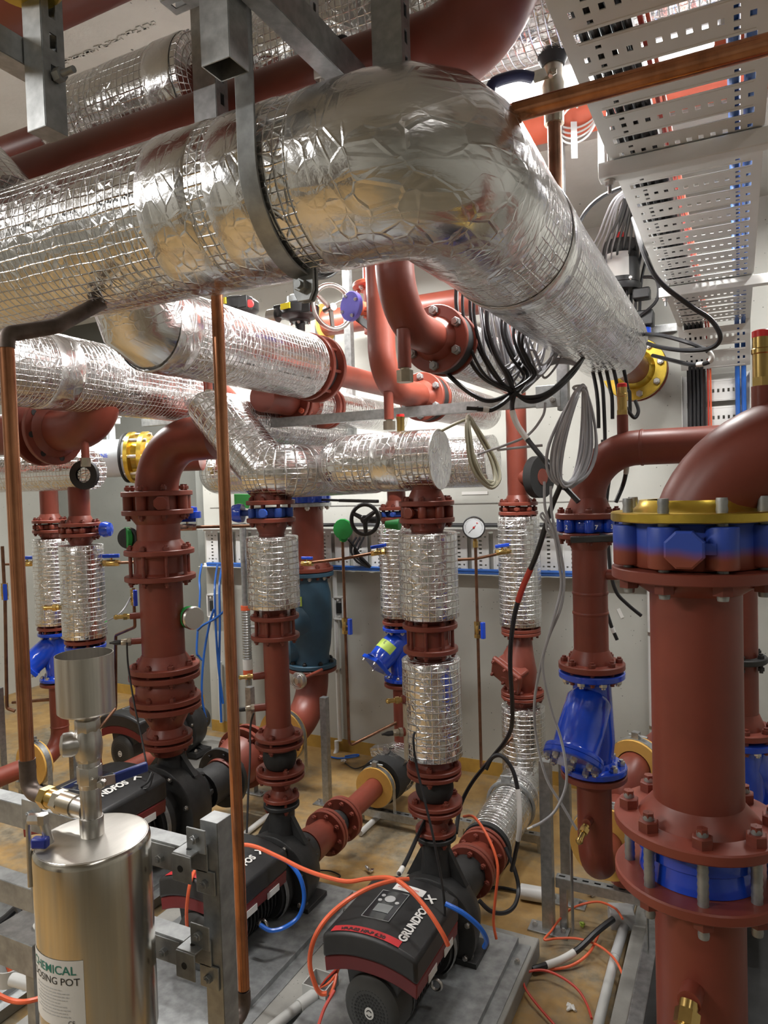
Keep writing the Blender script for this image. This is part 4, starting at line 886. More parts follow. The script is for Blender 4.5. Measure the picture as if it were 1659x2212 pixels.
# foam-lagged clamp behind the yellow ring
t = thing('lagged_valve', 'black foam lagging with foil patches behind the middle yellow ring', 'insulation', (B.x, 3.72, .1))
MB().lathe((B.x, 3.61, .225), Y_, [(0, .058), (0, .13), (.1, .135), (.11, .12), (.2, .118), (.2, .06)], 32, caps=False).build('foam_lagging', RUBBER, t)
MB().lathe((B.x, 3.8, .225), Y_, [(0, .1), (.002, .14), (.12, .14), (.122, .1)], 32).build('foil_wrap', FOILS, t)
MB().box((B.x-.05, 3.72, .37), (.09, .07, .05), (V3((1, 0, .2)), Y_, V3((-.2, 0, 1)))).build('foil_patch', FOILF, t); MB().box((B.x+.07, 3.74, .345), (.1, .08, .05), (V3((1, 0, -.5)), Y_, V3((.5, 0, 1)))).build('foil_patch', FOILF, t)
# ---- red elbows hanging under the big run
def hanging(lab, px, X, Yv, z, r, R, end, top, chalk=True):
    t = thing('pipe_elbow', lab, 'pipe', (X, Yv, z-.1), 'hanging red elbows')
    pipe(t, route([(X, Yv, top), (X, Yv, z), (X, end, z)], .165, 12), r, name='elbow', n=36)
    f = disc(t, (X, end, z), Y_, R, .022, r, hub=-.035); ring_bolts(f, (X, end-.011, z), -Y_, R*.8, 6, .016, .06, GALVD, .5, .012)
    MB().lathe((X, end+.012, z), Y_, [(0, R*.95), (.06, R*.95)], 34).build('valve_ring', RUBBER, t)
    run(t, [(X, end+.07, z), (X, end+.9, z)], R*.9, FOILS, 'insulated_tail'); disc(t, (X, end+.09, z), Y_, R, .018, R*.5)
    c = V3((X, Yv+.05, z-r*.95)); MB().cyl(c+Z_*.04, c-Z_*.075, .0205).build('drain_stub', RED, t); k = MB(); k.cyl(c-Z_*.075, c-Z_*.085, .014); k.hexa(c-Z_*.118, c-Z_*.082, .025); k.build('drain_cap', NICKEL, t)
    if chalk:
        q = V3((X-.02, end-.0125, z-R*.62)); k = MB(); k.bar(q, q+V3((.008, 0, -.012)), .003, .001, Y_); k.bar(q+V3((.008, 0, -.012)), q+V3((.02, 0, .02)), .003, .001, Y_); k.build('chalk_tick', CHALK, f)
    return t
P1 = PZ(853, 600, 2.07); hanging('red elbow hanging below the corner of the biggest foil pipe, flange with white tick', 0, P1.x, P1.y, 2.43, .057, .112, 2.2, 3.0)
hanging('red elbow behind and below the other hanging elbow', 0, -1.3, 2.62, 2.355, .057, .112, 3.02, 2.85)
# second valve row beyond: foil run with red flange rings
t = thing('insulated_pipe_run', 'foil run with red flange rings above the long galvanised channel', 'pipe', (-2.0, 3.4, 2.3), 'foil-wrapped overhead pipes')
run(t, [(-2.0, 3.15, 2.385), (-2.0, 4.2, 2.385)], .094, FOILS); 
for y in (2.98, 3.02, 3.3, 3.34): f = disc(t, (-2.0, y, 2.385), Y_, .115, .02, .06)
pipe(t, [(-2.0, 2.75, 2.385), (-2.0, 3.2, 2.385)], .07); ring_bolts(f, (-2.0, 2.969, 2.385), -Y_, .095, 8, .014, .06, ORANGE)
# red strainer with a purple-blue blind flange, and the brown cross pipe behind
t = thing('strainer', 'orange-red strainer with a purple-blue flange, left of the hanging red elbow', 'strainer', PZ(805, 700, 3.1))
c = PZ(812, 650, 3.1); MB().cyl(c-Z_*.14, c+Z_*.16, .055).build('body', ORANGE, t)
for z in (.065, -.055): f = disc(t, c+Z_*z, Z_, .1, .02, .05, ORANGE); ring_bolts(f, c+Z_*(z-.011), -Z_, .08, 6, .011, .02, STEEL, .4, 0)
q = PZ(770, 664, 3.02); d = (q-c).normalized(); d = V3((d.x, d.y, 0)).normalized(); c2 = V3((c.x, c.y, q.z)); MB().cyl(c2, c2+d*.13, .033, .028).build('branch_neck', ORANGE, t); f = disc(t, c2+d*.145, d, .062, .022, .0, PURP); ring_bolts(f, c2+d*.157, d, .047, 4, .008, .01, STEEL, .4, 0)
k = MB(); k.bar(c2+d*.12-Z_*.04, c2+V3((.05, 0, -.13)), .008, .03); k.build('bracket_arm', BLACK, t)
pipe(t, [c+Z_*.16, c+Z_*.5], .05, ORANGE)
t = thing('cross_pipe', 'brownish red pipe crossing behind the handwheel valve', 'pipe', PZ(760, 720, 4.0)); a = PY(690, 700, 4.1); pipe(t, [(a.x, a.y, a.z), (a.x+1.6, a.y, a.z)], .084); support('yellow support disc behind the handwheel valve', (a.x+.03, a.y, a.z), X_, .125, .085, .04)
# ================================================================ channels, cable ladders, ceiling runs
def sheet(b, o, ex, ey, xs, ys, hole):
    """flat plate cut into cells; cells for which hole() is true are punched out"""
    o, ex, ey = V3(o), V3(ex), V3(ey); base = len(b.v); n = len(xs)
    b.v += [o+ex*x+ey*y for y in ys for x in xs]
    for j in range(len(ys)-1):
        for i in range(n-1):
            if not hole(i, j): q = base+j*n+i; b.face([q, q+1, q+n+1, q+n])
    return b
def channel(name, lab, cat, a, c, w=.041, h=.041, up=Z_, slots=(0,), mat=None, group=None, pitch=.05, root=None, cap=False, off=.0):
    """pressed strut channel from a to c: w across, h along 'up'; slotted faces listed by side (0 +w, 1 +h, 2 -w, 3 -h)"""
    a, c = V3(a), V3(c); d = (c-a).normalized(); L = (c-a).length; y = V3(up); y = (y-d*y.dot(d)).normalized(); x = y.cross(d); b = MB()
    m = max(1, int((L-.02)/pitch)); ys = [0]
    for i in range(m): s = .012+off+i*pitch; ys += [s, s+.026]
    ys = [q for q in ys if q < L-.004]+[L]
    sides = ((x*(w/2)-y*(h/2), y, h), (y*(h/2)+x*(w/2), -x, w), (-x*(w/2)+y*(h/2), -y, h), (-y*(h/2)-x*(w/2), x, w))
    for k, (o, e, q) in enumerate(sides):
        if k in slots: sheet(b, a+o, e, d, [0, q*.5-.0065, q*.5+.0065, q], ys, lambda i, j: i == 1 and j % 2 == 1)
        else: b.rings([[a+o, a+o+e*q], [c+o, c+o+e*q]], [0, q], [0, L], closed=False)
    if cap: b.face([len(b.v)+i for i in range(4)]) if False else b.box(c-d*.001, (w, h, .002), (x, y, d))
    o = b.build(name, mat or GALV, root, flat=True, solid=.0025)
    return tag(o, lab, cat, group) if root is None else o
ST = 'galvanised channels near the ceiling'
p = PZ(104, 290, 1.15); channel('strut_channel', 'slotted drop channel with a bolt, top left corner of the view', 'bracket', (p.x, p.y, ZC), p, .041, .041, -Y_, (0, 2), group=ST, cap=True)
q = PZ(133, 160, 1.13); tt = thing('channel_bolt', 'threaded bolt end sticking out of the top-left drop channel', 'bolt', q)
MB().cyl(q-X_*.06, q+X_*.028, .0055, n=10).build('shank', GALVD, tt); MB().hexa(q-X_*.012, q+X_*.002, .011).build('nut', GALVD, tt)
a = V3((p.x-.045, p.y+.0, PZ(40, 160, 1.2).z)); channel('strut_channel', 'channel joining the top-left drop channel from the left edge', 'bracket', a-Y_*.75, a+Y_*.02, .041, .041, Z_, (0,), group=ST)
p2 = PZ(487, 150, 1.2); channel('strut_channel', 'wide drop channel with an open lower end, in front of the strap hanger', 'bracket', (p2.x, p2.y, ZC), (p2.x, p2.y, p2.z), .058, .05, -Y_, (0, 2), group=ST, pitch=.085)
zs_ = 2.80; channel('strut_channel', 'plain channel running back over the biggest foil pipe beside the strap', 'bracket', (p2.x+.055, p2.y-.02, zs_), (p2.x+.055, 1.36, zs_), .041, .062, Z_, (1,), group=ST)
channel('strut_channel', 'cross channel on the strap hanger at the top of the view', 'bracket', (p2.x-.16, p2.y+.045, 2.86), (p2.x+.08, p2.y+.045, 2.86), .041, .041, Z_, (3,), group=ST)
p3 = PY(455, 200, 1.3); channel('strut_channel', 'drop channel behind the strap, touching the reddish ceiling pipe', 'bracket', (p3.x, 1.3, ZC), (p3.x, 1.3, 2.66), .062, .041, -Y_, (0, 2), group=ST)
p4_ = PY(845, 100, 1.3); channel('strut_channel', 'dark drop channel above the corner of the biggest foil pipe', 'bracket', (p4_.x, 1.3, ZC), (p4_.x, 1.3, 2.7), .062, .041, -Y_, (0, 2), group=ST)
p5_ = PY(662, 60, 1.6); channel('strut_channel', 'drop channel behind the dark red ceiling pipe, left of its clamp', 'bracket', (p5_.x, 1.6, ZC), (p5_.x, 1.6, 2.9), .05, .041, -Y_, (0, 2), group=ST)
a = PY(560, 5, 1.15); channel('strut_channel', 'slotted channel slanting across the top behind the wide drop channel', 'bracket', (a.x, 1.0, a.z+.02), (a.x, 1.56, a.z+.02), .041, .041, Z_, (3,), group=ST)
# ---- ceiling runs
t = thing('overhead_pipe', 'dark red pipe turning up behind the corner of the biggest foil pipe', 'pipe', (-2, 1.44, 2.83), 'red pipes under the ceiling')
xe = tX((0, 1.44, 2.91), X_, 1096); pipe(t, route([(-3.6, 1.44, 2.86), (xe, 1.44, 2.86), (xe, 1.44, 3.94)], .17, 12), .084, n=40)
xc = tX((0, 1.44, 2.86), X_, 742); MB().lathe((xc-.02, 1.44, 2.86), X_, [(0, .085), (0, .092), (.045, .092), (.045, .085)], 36, caps=False).build('rubber_clamp_ring', RUBBER, t)
k = MB(); k.box((xc, 1.35, 2.85), (.03, .03, .05)); k.cyl((xc, 1.345, 2.81), (xc, 1.345, 2.9), .006, n=8); k.build('clamp_screw', STEEL, t, bev=.002)
t = thing('overhead_pipe', 'foil-wrapped sleeve on a red pipe under the ceiling, top left', 'pipe', (-2, 1.66, 3.09), 'red pipes under the ceiling'); kz = 3.12
k0, k1 = tX((0, 1.66, kz), X_, 141), tX((0, 1.66, kz), X_, 450)
pipe(t, [(-3.8, 1.66, kz), (k1+.1, 1.66, kz)], .062)
MB().lathe((k0, 1.66, kz), X_, [(0, .062), (.0, .1), (.02, .125), (.05, .138), (.08, .14)]+[(.08+(k1-k0-.08)*i/6, .14+(i % 2)*.0012) for i in range(1, 7)]+[(k1-k0, .07)], 44, caps=False).build('foil_sleeve', FOIL, t, sm=60)
band(t, (k1-.12, 1.66, kz), (k1-.02, 1.66, kz), .141)
t = thing('overhead_pipe', 'dark red pipe cutting across the top-left corner', 'pipe', (-2, 1.02, 2.94), 'red pipes under the ceiling'); pipe(t, [(-2.6, 1.02, 2.985), (tX((0, 1.02, 2.985), X_, 262), 1.02, 2.985)], .084)
q = PZ(52, -24, 1.1); t = thing('drop_flange', 'round brassy flange peeping in at the top-left corner', 'flange', q); MB().lathe(q, Z_, [(0, .02), (0, .05), (.006, .056), (.02, .056), (.022, .03)], 32).build('flange', GOLD, t); MB().cyl(q+Z_*.02, (q.x, q.y, ZC), .03).build('pipe', RED, t)
e = PY(72, 388, MYy); t = thing('insulated_branch', 'slanted foil branch rising from the biggest pipe at the left edge', 'pipe', (e.x-.2, MYy, e.z))
run(t, [(e.x-.072, MYy-.03, e.z-.085), (e.x-.8, MYy-.03, e.z+.64)], .108, FOIL, jit=.002)
t = thing('insulated_pipe_run', 'wide foil pipe high up behind the dark red ceiling pipe', 'pipe', (-.5, 1.92, 3.08), 'foil-wrapped overhead pipes'); run(t, [(-2.2, 1.92, 3.26), (1.2, 1.92, 3.26)], .18, FOIL, seed=44)
t = thing('overhead_pipe', 'bright orange-red pipe crossing behind the cable ladder', 'pipe', (0, 3.0, 3.35), 'red pipes under the ceiling'); pipe(t, [(-1.9, 3.0, 3.47), (2.4, 3.0, 3.47)], .11, ORANGE)
# ---- copper tubes near the ceiling
CT = 'copper tubes'
t = thing('copper_tube', 'long copper tube slanting across the top right in front of the cable ladder', 'pipe', (0, 1.32, 2.62), CT); pipe(t, [(-.366, 1.32, 2.635), (1.2, 1.32, 2.635)], .0175, COPPER)
cx = PZ(1197, 250, 1.9); t = thing('valved_copper_drop', 'copper drop tube with a ball valve and navy lever, hanging from the high foil pipe', 'valve', (cx.x, cx.y, 2.72), CT)
pipe(t, [(cx.x, cx.y, 2.70), (cx.x, cx.y, PZ(1197, 240, 1.9).z)], .0185, COPD); zz1, zz2 = PZ(1197, 240, 1.9).z, PZ(1197, 128, 1.9).z
k = MB().lathe((cx.x, cx.y, zz1-.035), Z_, [(0, .02), (0, .026), (.05, .026), (.052, .022), (.06, .03), (.1, .031), (.12, .024), (zz2-zz1+.03, .026)], 24); k.build('valve_body', NICKEL, t)
MB().lathe((cx.x, cx.y, zz2-.02), Z_, [(0, .03), (.02, .04), (.04, .042)], 20).build('torn_collar', RUBBER, t)
l0 = PZ(1180, 158, 1.87); l1 = PZ(1150, 168, 1.86); l2 = PZ(1068, 182, 1.84); hd = MB().bar(l0, l1, .03, .004, CF).build('lever_plate', NICKEL, t)
MB().tube(cm([l1, (l1*.6+l2*.4)+Z_*.012, l2+Z_*.004, l2-(l1-l2)*.12-Z_*.02], 4), .0145, 10).build('lever_grip', paint('navy_grip', (.01, .012, .05), .5), hd); bolt(hd, PZ(1192, 160, 1.86), -CF, .012, .01, NICKEL, 0)
# ---- white perforated cable ladders
def tray(name, lab, segs, wdt, side, group, pitch=.15, rail=.05):
    """pressed white cable ladder following segs (origin, along, across, up, length)"""
    t = thing(name, lab, 'cable tray', segs[0][0], group); cols = [0, .022]; n = int((wdt-.05)/.0245)
    for i in range(n): s = .03+i*(wdt-.06)/(n-1)-.005; cols += [s, s+.011]
    cols += [wdt-.022, wdt]; cols = sorted(cols); nc = len(cols)
    for o, al, ac, up, L in segs:
        o, al, ac, up = V3(o), V3(al).normalized(), V3(ac).normalized(), V3(up).normalized(); ys = []; kd = []
        y = 0
        while y < L:
            for w_, c in ((.030, 's'), (.022, 'p'), (.012, 'd'), (.018, 'p'), (.02, 'h'), (.018, 'p'), (.012, 'd'), (.018, 'p')):
                if y < L: ys.append(y); kd.append(c); y += w_
        ys.append(min(y, L+.03))
        def hole(i, j):
            c = kd[j]
            if c == 's': return 1 <= i <= nc-3
            if c == 'h': return i % 2 == 0 and 2 <= i <= nc-4
            if c == 'd': return i in (4, nc-6) if n > 6 else False
            return False
        b = sheet(MB(), o, ac, al, cols, ys, hole)
        b.build('tray_floor', TRAYW, t, flat=True, solid=.0018)
        # pressed ribs beside every slot stiffen the floor
        r = MB(); y = .030
        while y < L-.06:
            for dy in (.008, .112): r.bar(o+al*(y+dy)+ac*.024, o+al*(y+dy)+ac*(wdt-.024), .006, .004, up) if y+dy < L else None
            y += .15
        r.build('pressed_ribs', TRAYW, t, bev=.0015)
        k = MB()
        for x in (0, wdt): k.bar(o+ac*x+up*rail/2*side, o+ac*x+up*rail/2*side+al*L, .0025, rail, up)
        k.build('side_rail', TRAYW, t)
    return t
TX0, TW, TZ = -.283, .345, 2.76
CTG = 'white perforated cable ladders'
tray('cable_ladder', 'white perforated cable ladder overhead at the right, running to the back wall', [((TX0, .3, TZ), Y_, X_, Z_, 3.86), ((TX0, 4.16, TZ), (0, .7, -.7), X_, (0, .7, .7), .3)], TW, 1, CTG)
tray('cable_ladder', 'white cable ladder going down the back wall at the right', [((TX0, YW-.045, 2.52), -Z_, X_, Y_, 1.2)], TW, -1, CTG)
wl = tray('cable_ladder', 'white cable ladder on edge along the back wall, with blue cables on its lip', [((-3.87, YW-.02, 1.352), X_, Z_, -Y_, 3.55)], .3, 1, CTG, rail=.07)
for i, (a, c, px0, px1) in enumerate((((1283, 385), 2.735, 0, 0), ((1412, 648), 2.735, 0, 0))):
    p = PH(a[0]+12, a[1]+(0 if i == 0 else -8), 2.725); t = thing('trapeze_bracket', 'white trapeze bar under the cable ladder, '+('nearer one above the electric actuator cables' if i == 0 else 'farther one close to the back wall'), 'bracket', p, 'trapeze bars under the cable ladder')
    x0, x1 = p.x, .17; MB().box(((x0+x1)/2, p.y, 2.735), (x1-x0, .041, .041)).build('bar', TRAYW, t, bev=.003)
    for x in (x0+.025, x1-.03):
        r = MB().cyl((x, p.y, 2.68), (x, p.y, ZC), .005, n=8).build('threaded_rod', GALV, t)
        k = MB(); k.hexa((x, p.y, 2.7), (x, p.y, 2.71), .011); k.cyl((x, p.y, 2.71), (x, p.y, 2.7135), .014); k.build('nut', STEEL, r)
# ---- long channel under the second valve row with its right-hand hanger
z3 = PY(900, 889, 2.9).z; x3a, x3b = tX((0, 2.9, z3), X_, 560), tX((0, 2.9, z3), X_, 1198)
channel('strut_channel', 'long galvanised channel crossing behind the foil headers', 'bracket', (x3a, 2.9, z3), (x3b, 2.9, z3), .041, .041, Z_, (1,), GALV, 'channels of the pipe rack')
channel('strut_channel', 'upright channel with bracket plates at the right end of the long channel', 'bracket', (x3b+.03, 2.93, z3-.04), (x3b+.03, 2.93, 3.42), .041, .041, -Y_, (3,), GALV, 'channels of the pipe rack')
t = thing('angle_plate', 'bolted angle plate at the right end of the long channel', 'bracket', (x3b, 2.87, z3-.03)); q = MB().box((x3b-.02, 2.873, z3+.015), (.1, .006, .09)).build('plate', GALV, t, bev=.002); bolt(q, (x3b-.0, 2.87, z3), -Y_, .012, .01, STEEL, 0)
c1 = PY(700, 620, 3.6); channel('strut_channel', 'thin pair of uprights behind the handwheel valve', 'bracket', (c1.x+.1, 3.7, 2.0), (c1.x+.1, 3.7, 3.46), .041, .041, -Y_, (3,), GALV, 'channels of the pipe rack')
# ================================================================ the dosing pot on its frame, with copper tubes
pa = PZ(200, 1812, 1.4); PX0, PY0 = pa.x, pa.y; P_ = Up(PX0, PY0); zt = P_.z(1806); rp_ = .109
t = thing('dosing_pot', 'stainless steel dosing pot with a white label and a funnel on top', 'vessel', (PX0, PY0, zt-.41)); UPV = -Z_
MB().lathe((PX0, PY0, zt-.41), Z_, [(-.02, .001), (-.018, .05), (0, rp_-.012), (.008, rp_-.003), (.02, rp_), (.396, rp_), (.404, rp_-.0015), (.409, rp_-.006)], 64, caps=False).build('body', STAIN, t)
MB().lathe((PX0, PY0, zt-.002), Z_, [(0, rp_-.004), (.001, rp_-.009), (.004, rp_*.6), (.006, .026), (.006, .001)], 64, caps=False).build('lid', STAINT, t)
k = MB(); a0 = math.radians(-86); cf = lambda u, w: V3((PX0+(rp_+.0008)*cos(a0+u/rp_), PY0+(rp_+.0008)*sin(a0+u/rp_), zt-.178+w)); quad(k, cf, -.068, .062, -.126, .0, 14, 1); lb = k.build('label', PAPER, t)
cf2 = lambda u, w: cf(u, w)+V3((cos(a0+u/rp_), sin(a0+u/rp_), 0))*.0006
text('CHEMICAL', .023, lambda u, w: cf2(-.062+u, -.026+w), LGREEN, lb, 'title_lettering', .0002); text('DOSING POT', .0195, lambda u, w: cf2(-.062+u, -.046+w), INK, lb, 'subtitle_lettering')
k = MB(); rng = random.Random(2)
for i, (a, b) in enumerate(((-.05, .02), (-.05, .035), (-.04, .035), (-.05, .03), (-.045, .015), (-.05, .03), (-.04, .035), (-.05, .03), (-.035, .035))):
    y = -.057-i*.0062; x = a
    while x < b: w_ = rng.uniform(.003, .009); quad(k, cf2, x, min(x+w_, b), y, y+.0016, 1, 1); x += w_+.0022
k.build('small_print', PAPG, lb); text('CE', .011, lambda u, w: cf2(.03+u, -.12+w), INK, lb, 'ce_mark')
# stem with union, tee, ball valve
b = MB(); Z0 = lambda r: (PX0, PY0, P_.z(r))
def ring_(b, r0, r1, rad, n=20): b.cyl(Z0(r1), Z0(r0), rad, n=n, bev=.0015)
st = MB(); ring_(st, 1762, 1806, .0225); ring_(st, 1692, 1775, .0198); st.build('socket', STAINP, t)
k = MB(); ring_(k, 1636, 1700, .0212); ring_(k, 1652, 1690, .0235, 8); k.build('valve_body', STAINP, t)
lv = CR.normalized(); s0 = P_.p(1686)+lv*.02-CF*.008; s1 = PZ(250, 1682, 1.42); s2 = PZ(318, 1655, 1.47)
lp = MB().bar(s0, s1, .003, .018, Z_).build('lever_plate', STAINP, t); bolt(lp, s0+lv*.01-CF*.006, -CF, .009, .01, STAINP, 0)
MB().bar(s1-lv*.004, s2, .012, .021, Z_).build('lever_grip', paint('blue_grip', (.012, .03, .2), .4), lp, bev=.004)
k = MB(); k.lathe(Z0(1640), Z_, [(0, .022), (.008, .025), (.03, .027), (.05, .025), (P_.z(1572)-P_.z(1640), .021)], 24); e = (-lv*.9-CF*.35).normalized(); c = P_.p(1604); k.lathe(c, e, [(0, .021), (.025, .022), (.03, .024), (.045, .023), (.05, .016), (.052, .001)], 24); k.build('tee', STAINP, t)
k = MB(); ring_(k, 1622, 1642, .024, 8); k.build('union_nut', STAINP, t); k = MB(); ring_(k, 1553, 1578, .0235, 8); ring_(k, 1530, 1556, .018); k.build('union_nut', STAINP, t)
zf0, zf1 = P_.z(1537), P_.z(1412); rf_ = .054
MB().lathe((PX0, PY0, zf0), Z_, [(0, .001), (0, rf_-.004), (.004, rf_), (zf1-zf0, rf_), (zf1-zf0, rf_-.0014), (.006, rf_-.0016), (.004, .001)], 56, caps=False).build('funnel', brushed('brushed_funnel', (.66, .63, .58), .3, (1, 1, .02), sc=260), t)
# small side tube with blue valve
d0 = PZ(108, 1822, 1.36); d1 = PZ(92, 1772, 1.36); k = MB(); k.cyl(d0, d1, .0085); k.hexa(d1-Z_*.006, d1+Z_*.012, .0115); k.hexa(d1-lv*.004+Z_*.003, d1-lv*.026+Z_*.003, .0105); e = k.build('side_fitting', STAINP, t)
MB().box(d0-CF*.012-lv*.012+Z_*.008, (.03, .02, .02), (lv, CF, Z_)).build('blue_handle', paint('blue_knob', (.015, .03, .25), .4), e, bev=.004)
MB().tube(route([d1-lv*.02+Z_*.004, PZ(60, 1768, 1.36), PZ(66, 1915, 1.36)], .015, 6), .0048, 10).build('sample_tube', STAINP, t)
# copper tubes of the pot
La = PZ(61, 1690, 1.5); LU = Up(La.x, La.y); zc = P_.z(1752)
tl = thing('copper_tube', 'copper tube down the left edge to the brass union on the dosing pot', 'pipe', (La.x, La.y, zc), CT)
zt_ = LU.z(752); pipe(tl, [(La.x, La.y, LU.z(1640)), (La.x, La.y, zt_)], .0148, COPPER)
pipe(tl, route([(La.x, La.y, zt_), (La.x, La.y, zt_+.028), (La.x+.03, La.y+.1, zt_+.06), (La.x+.03, La.y+.26, zt_+.16)], .02, 5), .0165, BURNT, 'burnt_elbow')
dd = (V3((PX0, PY0, zc))-V3((La.x, La.y, zc))); Lh = dd.length; dd.normalize()
pipe(tl, route([(La.x, La.y, LU.z(1640)), (La.x, La.y, zc), V3((La.x, La.y, zc))+dd*.06], .028, 7), .0165, BURNT, 'burnt_elbow')
o = V3((La.x, La.y, zc)); k = MB(); k.hexa(o+dd*.055, o+dd*.075, .023); k.cyl(o+dd*.07, o+dd*.098, .0195); k.build('brass_union', BRASS, tl)
k = MB(); k.hexa(o+dd*.098, o+dd*.118, .024); k.cyl(o+dd*.115, o+dd*(Lh-.045), .022); k.build('nickel_adapter', NICKEL, tl); MB().cyl(o+dd*(Lh-.05), o+dd*(Lh-.012), .0195).build('thread_seal', STAINP, tl)
Ma = PZ(498, 1400, 1.75); MU = Up(Ma.x, Ma.y); tm = thing('copper_tube', 'tall copper tube standing in the middle, from the ceiling pipes down past the galvanised post', 'pipe', (Ma.x, Ma.y, MU.z(2200)), CT)
pipe(tm, [(Ma.x, Ma.y, MU.z(2135)), (Ma.x, Ma.y, 2.72)], .0148, COPPER); zz_ = MU.z(2185)
pipe(tm, route([(Ma.x, Ma.y, MU.z(2138)), (Ma.x, Ma.y, zz_), (Ma.x-.015, Ma.y-.3, zz_-.02)], .03, 6), .0165, BURNT, 'burnt_elbow')
# frame behind the pot
FR = 'galvanised frame of the dosing pot'; pp = PZ(467, 1800, 1.5); fx, fy = pp.x, pp.y; FU = Up(fx, fy)
channel('strut_channel', 'galvanised post between the dosing pot and the middle copper tube', 'bracket', (fx, fy, .0), (fx, fy, FU.z(1765)), .044, .044, -Y_, (), GALVD, FR, cap=True)
for row, rr, nm in ((1830, 340, 'upper'), (2040, 385, 'lower')):
    z = PY(rr, row, fy-.03).z; x1 = fx-.055
    t = thing('frame_rail', nm+' galvanised rail behind the dosing pot', 'bracket', (x1-.4, fy-.03, z-.03), FR)
    channel('rail', '', '', (-2.0, fy-.03, z), (x1, fy-.03, z), .041, .056, Z_, (), GALVD, root=t)
    k = MB().box((x1-.045, fy-.0525, z), (.07, .004, .05)); q = k.build('splice_plate', GALVD, t, bev=.001); bolt(q, (x1-.05, fy-.0545, z-.004), -Y_, .0095, .01, GALVD, 0)
    c = V3((fx-.028, fy-.048, z)); k = MB(); k.box(c+V3((.0, -.002, .028)), (.05, .05, .004)); k.box(c+V3((.0, -.028, .0)), (.05, .004, .056)); k.box(c+V3((.018, -.002, .05)), (.05, .004, .05)); k.box(c+V3((.018, .022, -.05)), (.05, .004, .05)); k.box(c+V3((.0, .022, 0)), (.05, .004, .06))
    q = k.build('corner_bracket', GALVD, t, bev=.0015)
    for e in ((.018, -.004, .055), (.018, .02, -.052)): bolt(q, c+V3(e), -Y_, .0095, .01, GALVD, 0)
    MB().cyl(c+V3((-.002, -.031, .0)), c+V3((-.002, -.0295, .0)), .007, n=14).build('bracket_hole', INK, q); MB().cyl(c+V3((.0, -.004, .0301)), c+V3((.0, -.004, .031)), .006, n=14).build('bracket_hole', INK, q)
pl = PZ(14, 1750, 1.62); t = thing('end_bracket', 'bolted bracket plate on the upper rail at the left edge', 'bracket', pl-Z_*.05, FR); q = MB().box((pl.x, fy-.055, PY(14, 1745, fy-.05).z), (.07, .005, .075)).build('plate', GALVD, t, bev=.002); bolt(q, (pl.x, fy-.058, PY(14, 1740, fy-.05).z), -Y_, .01, .01, GALVD, 0)
pl = PZ(16, 1915, 1.6); t = thing('end_bracket', 'bolted bracket plate on the lower rail at the left edge', 'bracket', pl-Z_*.05, FR); q = MB().box((pl.x, fy-.055, PY(16, 1915, fy-.05).z), (.07, .005, .065)).build('plate', GALVD, t, bev=.002); bolt(q, (pl.x, fy-.058, PY(16, 1915, fy-.05).z), -Y_, .01, .01, GALVD, 0)
# ================================================================ plinths, base trays, posts
def block(name, lab, cat, lo, hi, m=PLIN, bev=.006): lo, hi = V3(lo), V3(hi); return tag(MB().box((lo+hi)/2, hi-lo).build(name, m, None, bev=bev), lab, cat)
block('concrete_plinth', 'concrete plinth under the two front pumps', 'plinth', (-2.33, 1.2, 0), (-.752, 2.81, ZP))
block('concrete_plinth', 'concrete plinth under the big pump behind the dosing pot', 'plinth', (-3.2, 1.35, 0), (-2.47, 3.0, ZP))
block('concrete_plinth', 'concrete plinth under the far left corner pump', 'plinth', (-3.85, 3.2, 0), (-3.22, 4.2, ZP))
rp0 = PH(1357, 2037, .075); block('concrete_plinth', 'concrete plinth behind the foreground red pipe at the right', 'plinth', (rp0.x, 1.75, 0), (1.3, 3.6, .075))
def base_tray(lab, x, y0, y1, w=.29, h=.026, z=ZP):
    t = thing('base_tray', lab, 'base plate', (x, (y0+y1)/2, z), 'galvanised pump base trays')
    k = MB().prism([(-w-.05, 0), (-w-.05, .003), (-w, .003), (-w, h), (w, h), (w, .003), (w+.05, .003), (w+.05, 0), (w-.003, 0), (w-.003, h-.003), (-w+.003, h-.003), (-w+.003, 0)], (x, y0, z+.001), X_, Z_, Y_*(y1-y0)); q = k.build('tray', GALVD, t, bev=.001)
    for e in (-1, 1):
        for y in (y0+.12, y1-.12): bolt(q, (x+e*(w+.028), y, z+.004), Z_, .011, .01, STEEL, 0)
    return t
base_tray('galvanised base tray under the front pump', -1.11, 1.5, 2.74); base_tray('galvanised base tray under the middle pump', -1.89, 1.55, 2.76); base_tray('galvanised base tray under the big pump behind the dosing pot', -2.78, 1.6, 2.95, .3)
q = block('steel_base', 'galvanised base frame on the plinth behind the foreground pipe', 'base plate', (rp0.x+.06, 1.9, .076), (1.1, 3.55, .12), GALV); block('spring_mount_block', 'black block on the base frame behind the foreground pipe', 'base plate', (rp0.x+.12, 2.0, .121), (.8, 3.5, .165), CAST)
PG = 'galvanised pipe rack posts'
def post(lab, px, row, base, w=.041, plate=True, lean=None):
    b = PH(px, base, 0); u = Up(b.x, b.y); t = thing('rack_post', lab, 'bracket', b, PG)
    channel('post', '', '', b+Z_*.004, (b.x, b.y, u.z(row)), w, w, -Y_, (), GALV, root=t, cap=True)
    if plate:
        k = MB().box(b+Z_*.004, (.17, .08, .008)); q = k.build('foot_plate', GALV, t, bev=.001)
        for e in (-1, 1): bolt(q, b+X_*.062*e+Z_*.008, Z_, .0115, .01, STEEL, 0)
    return b
post('rack post between the slim riser and the middle yellow ring', 708, 1506, 1738); q2 = post('rack post with a bolted foot beside the front floor suction pipe', 1186, 1642, 2010, .045)
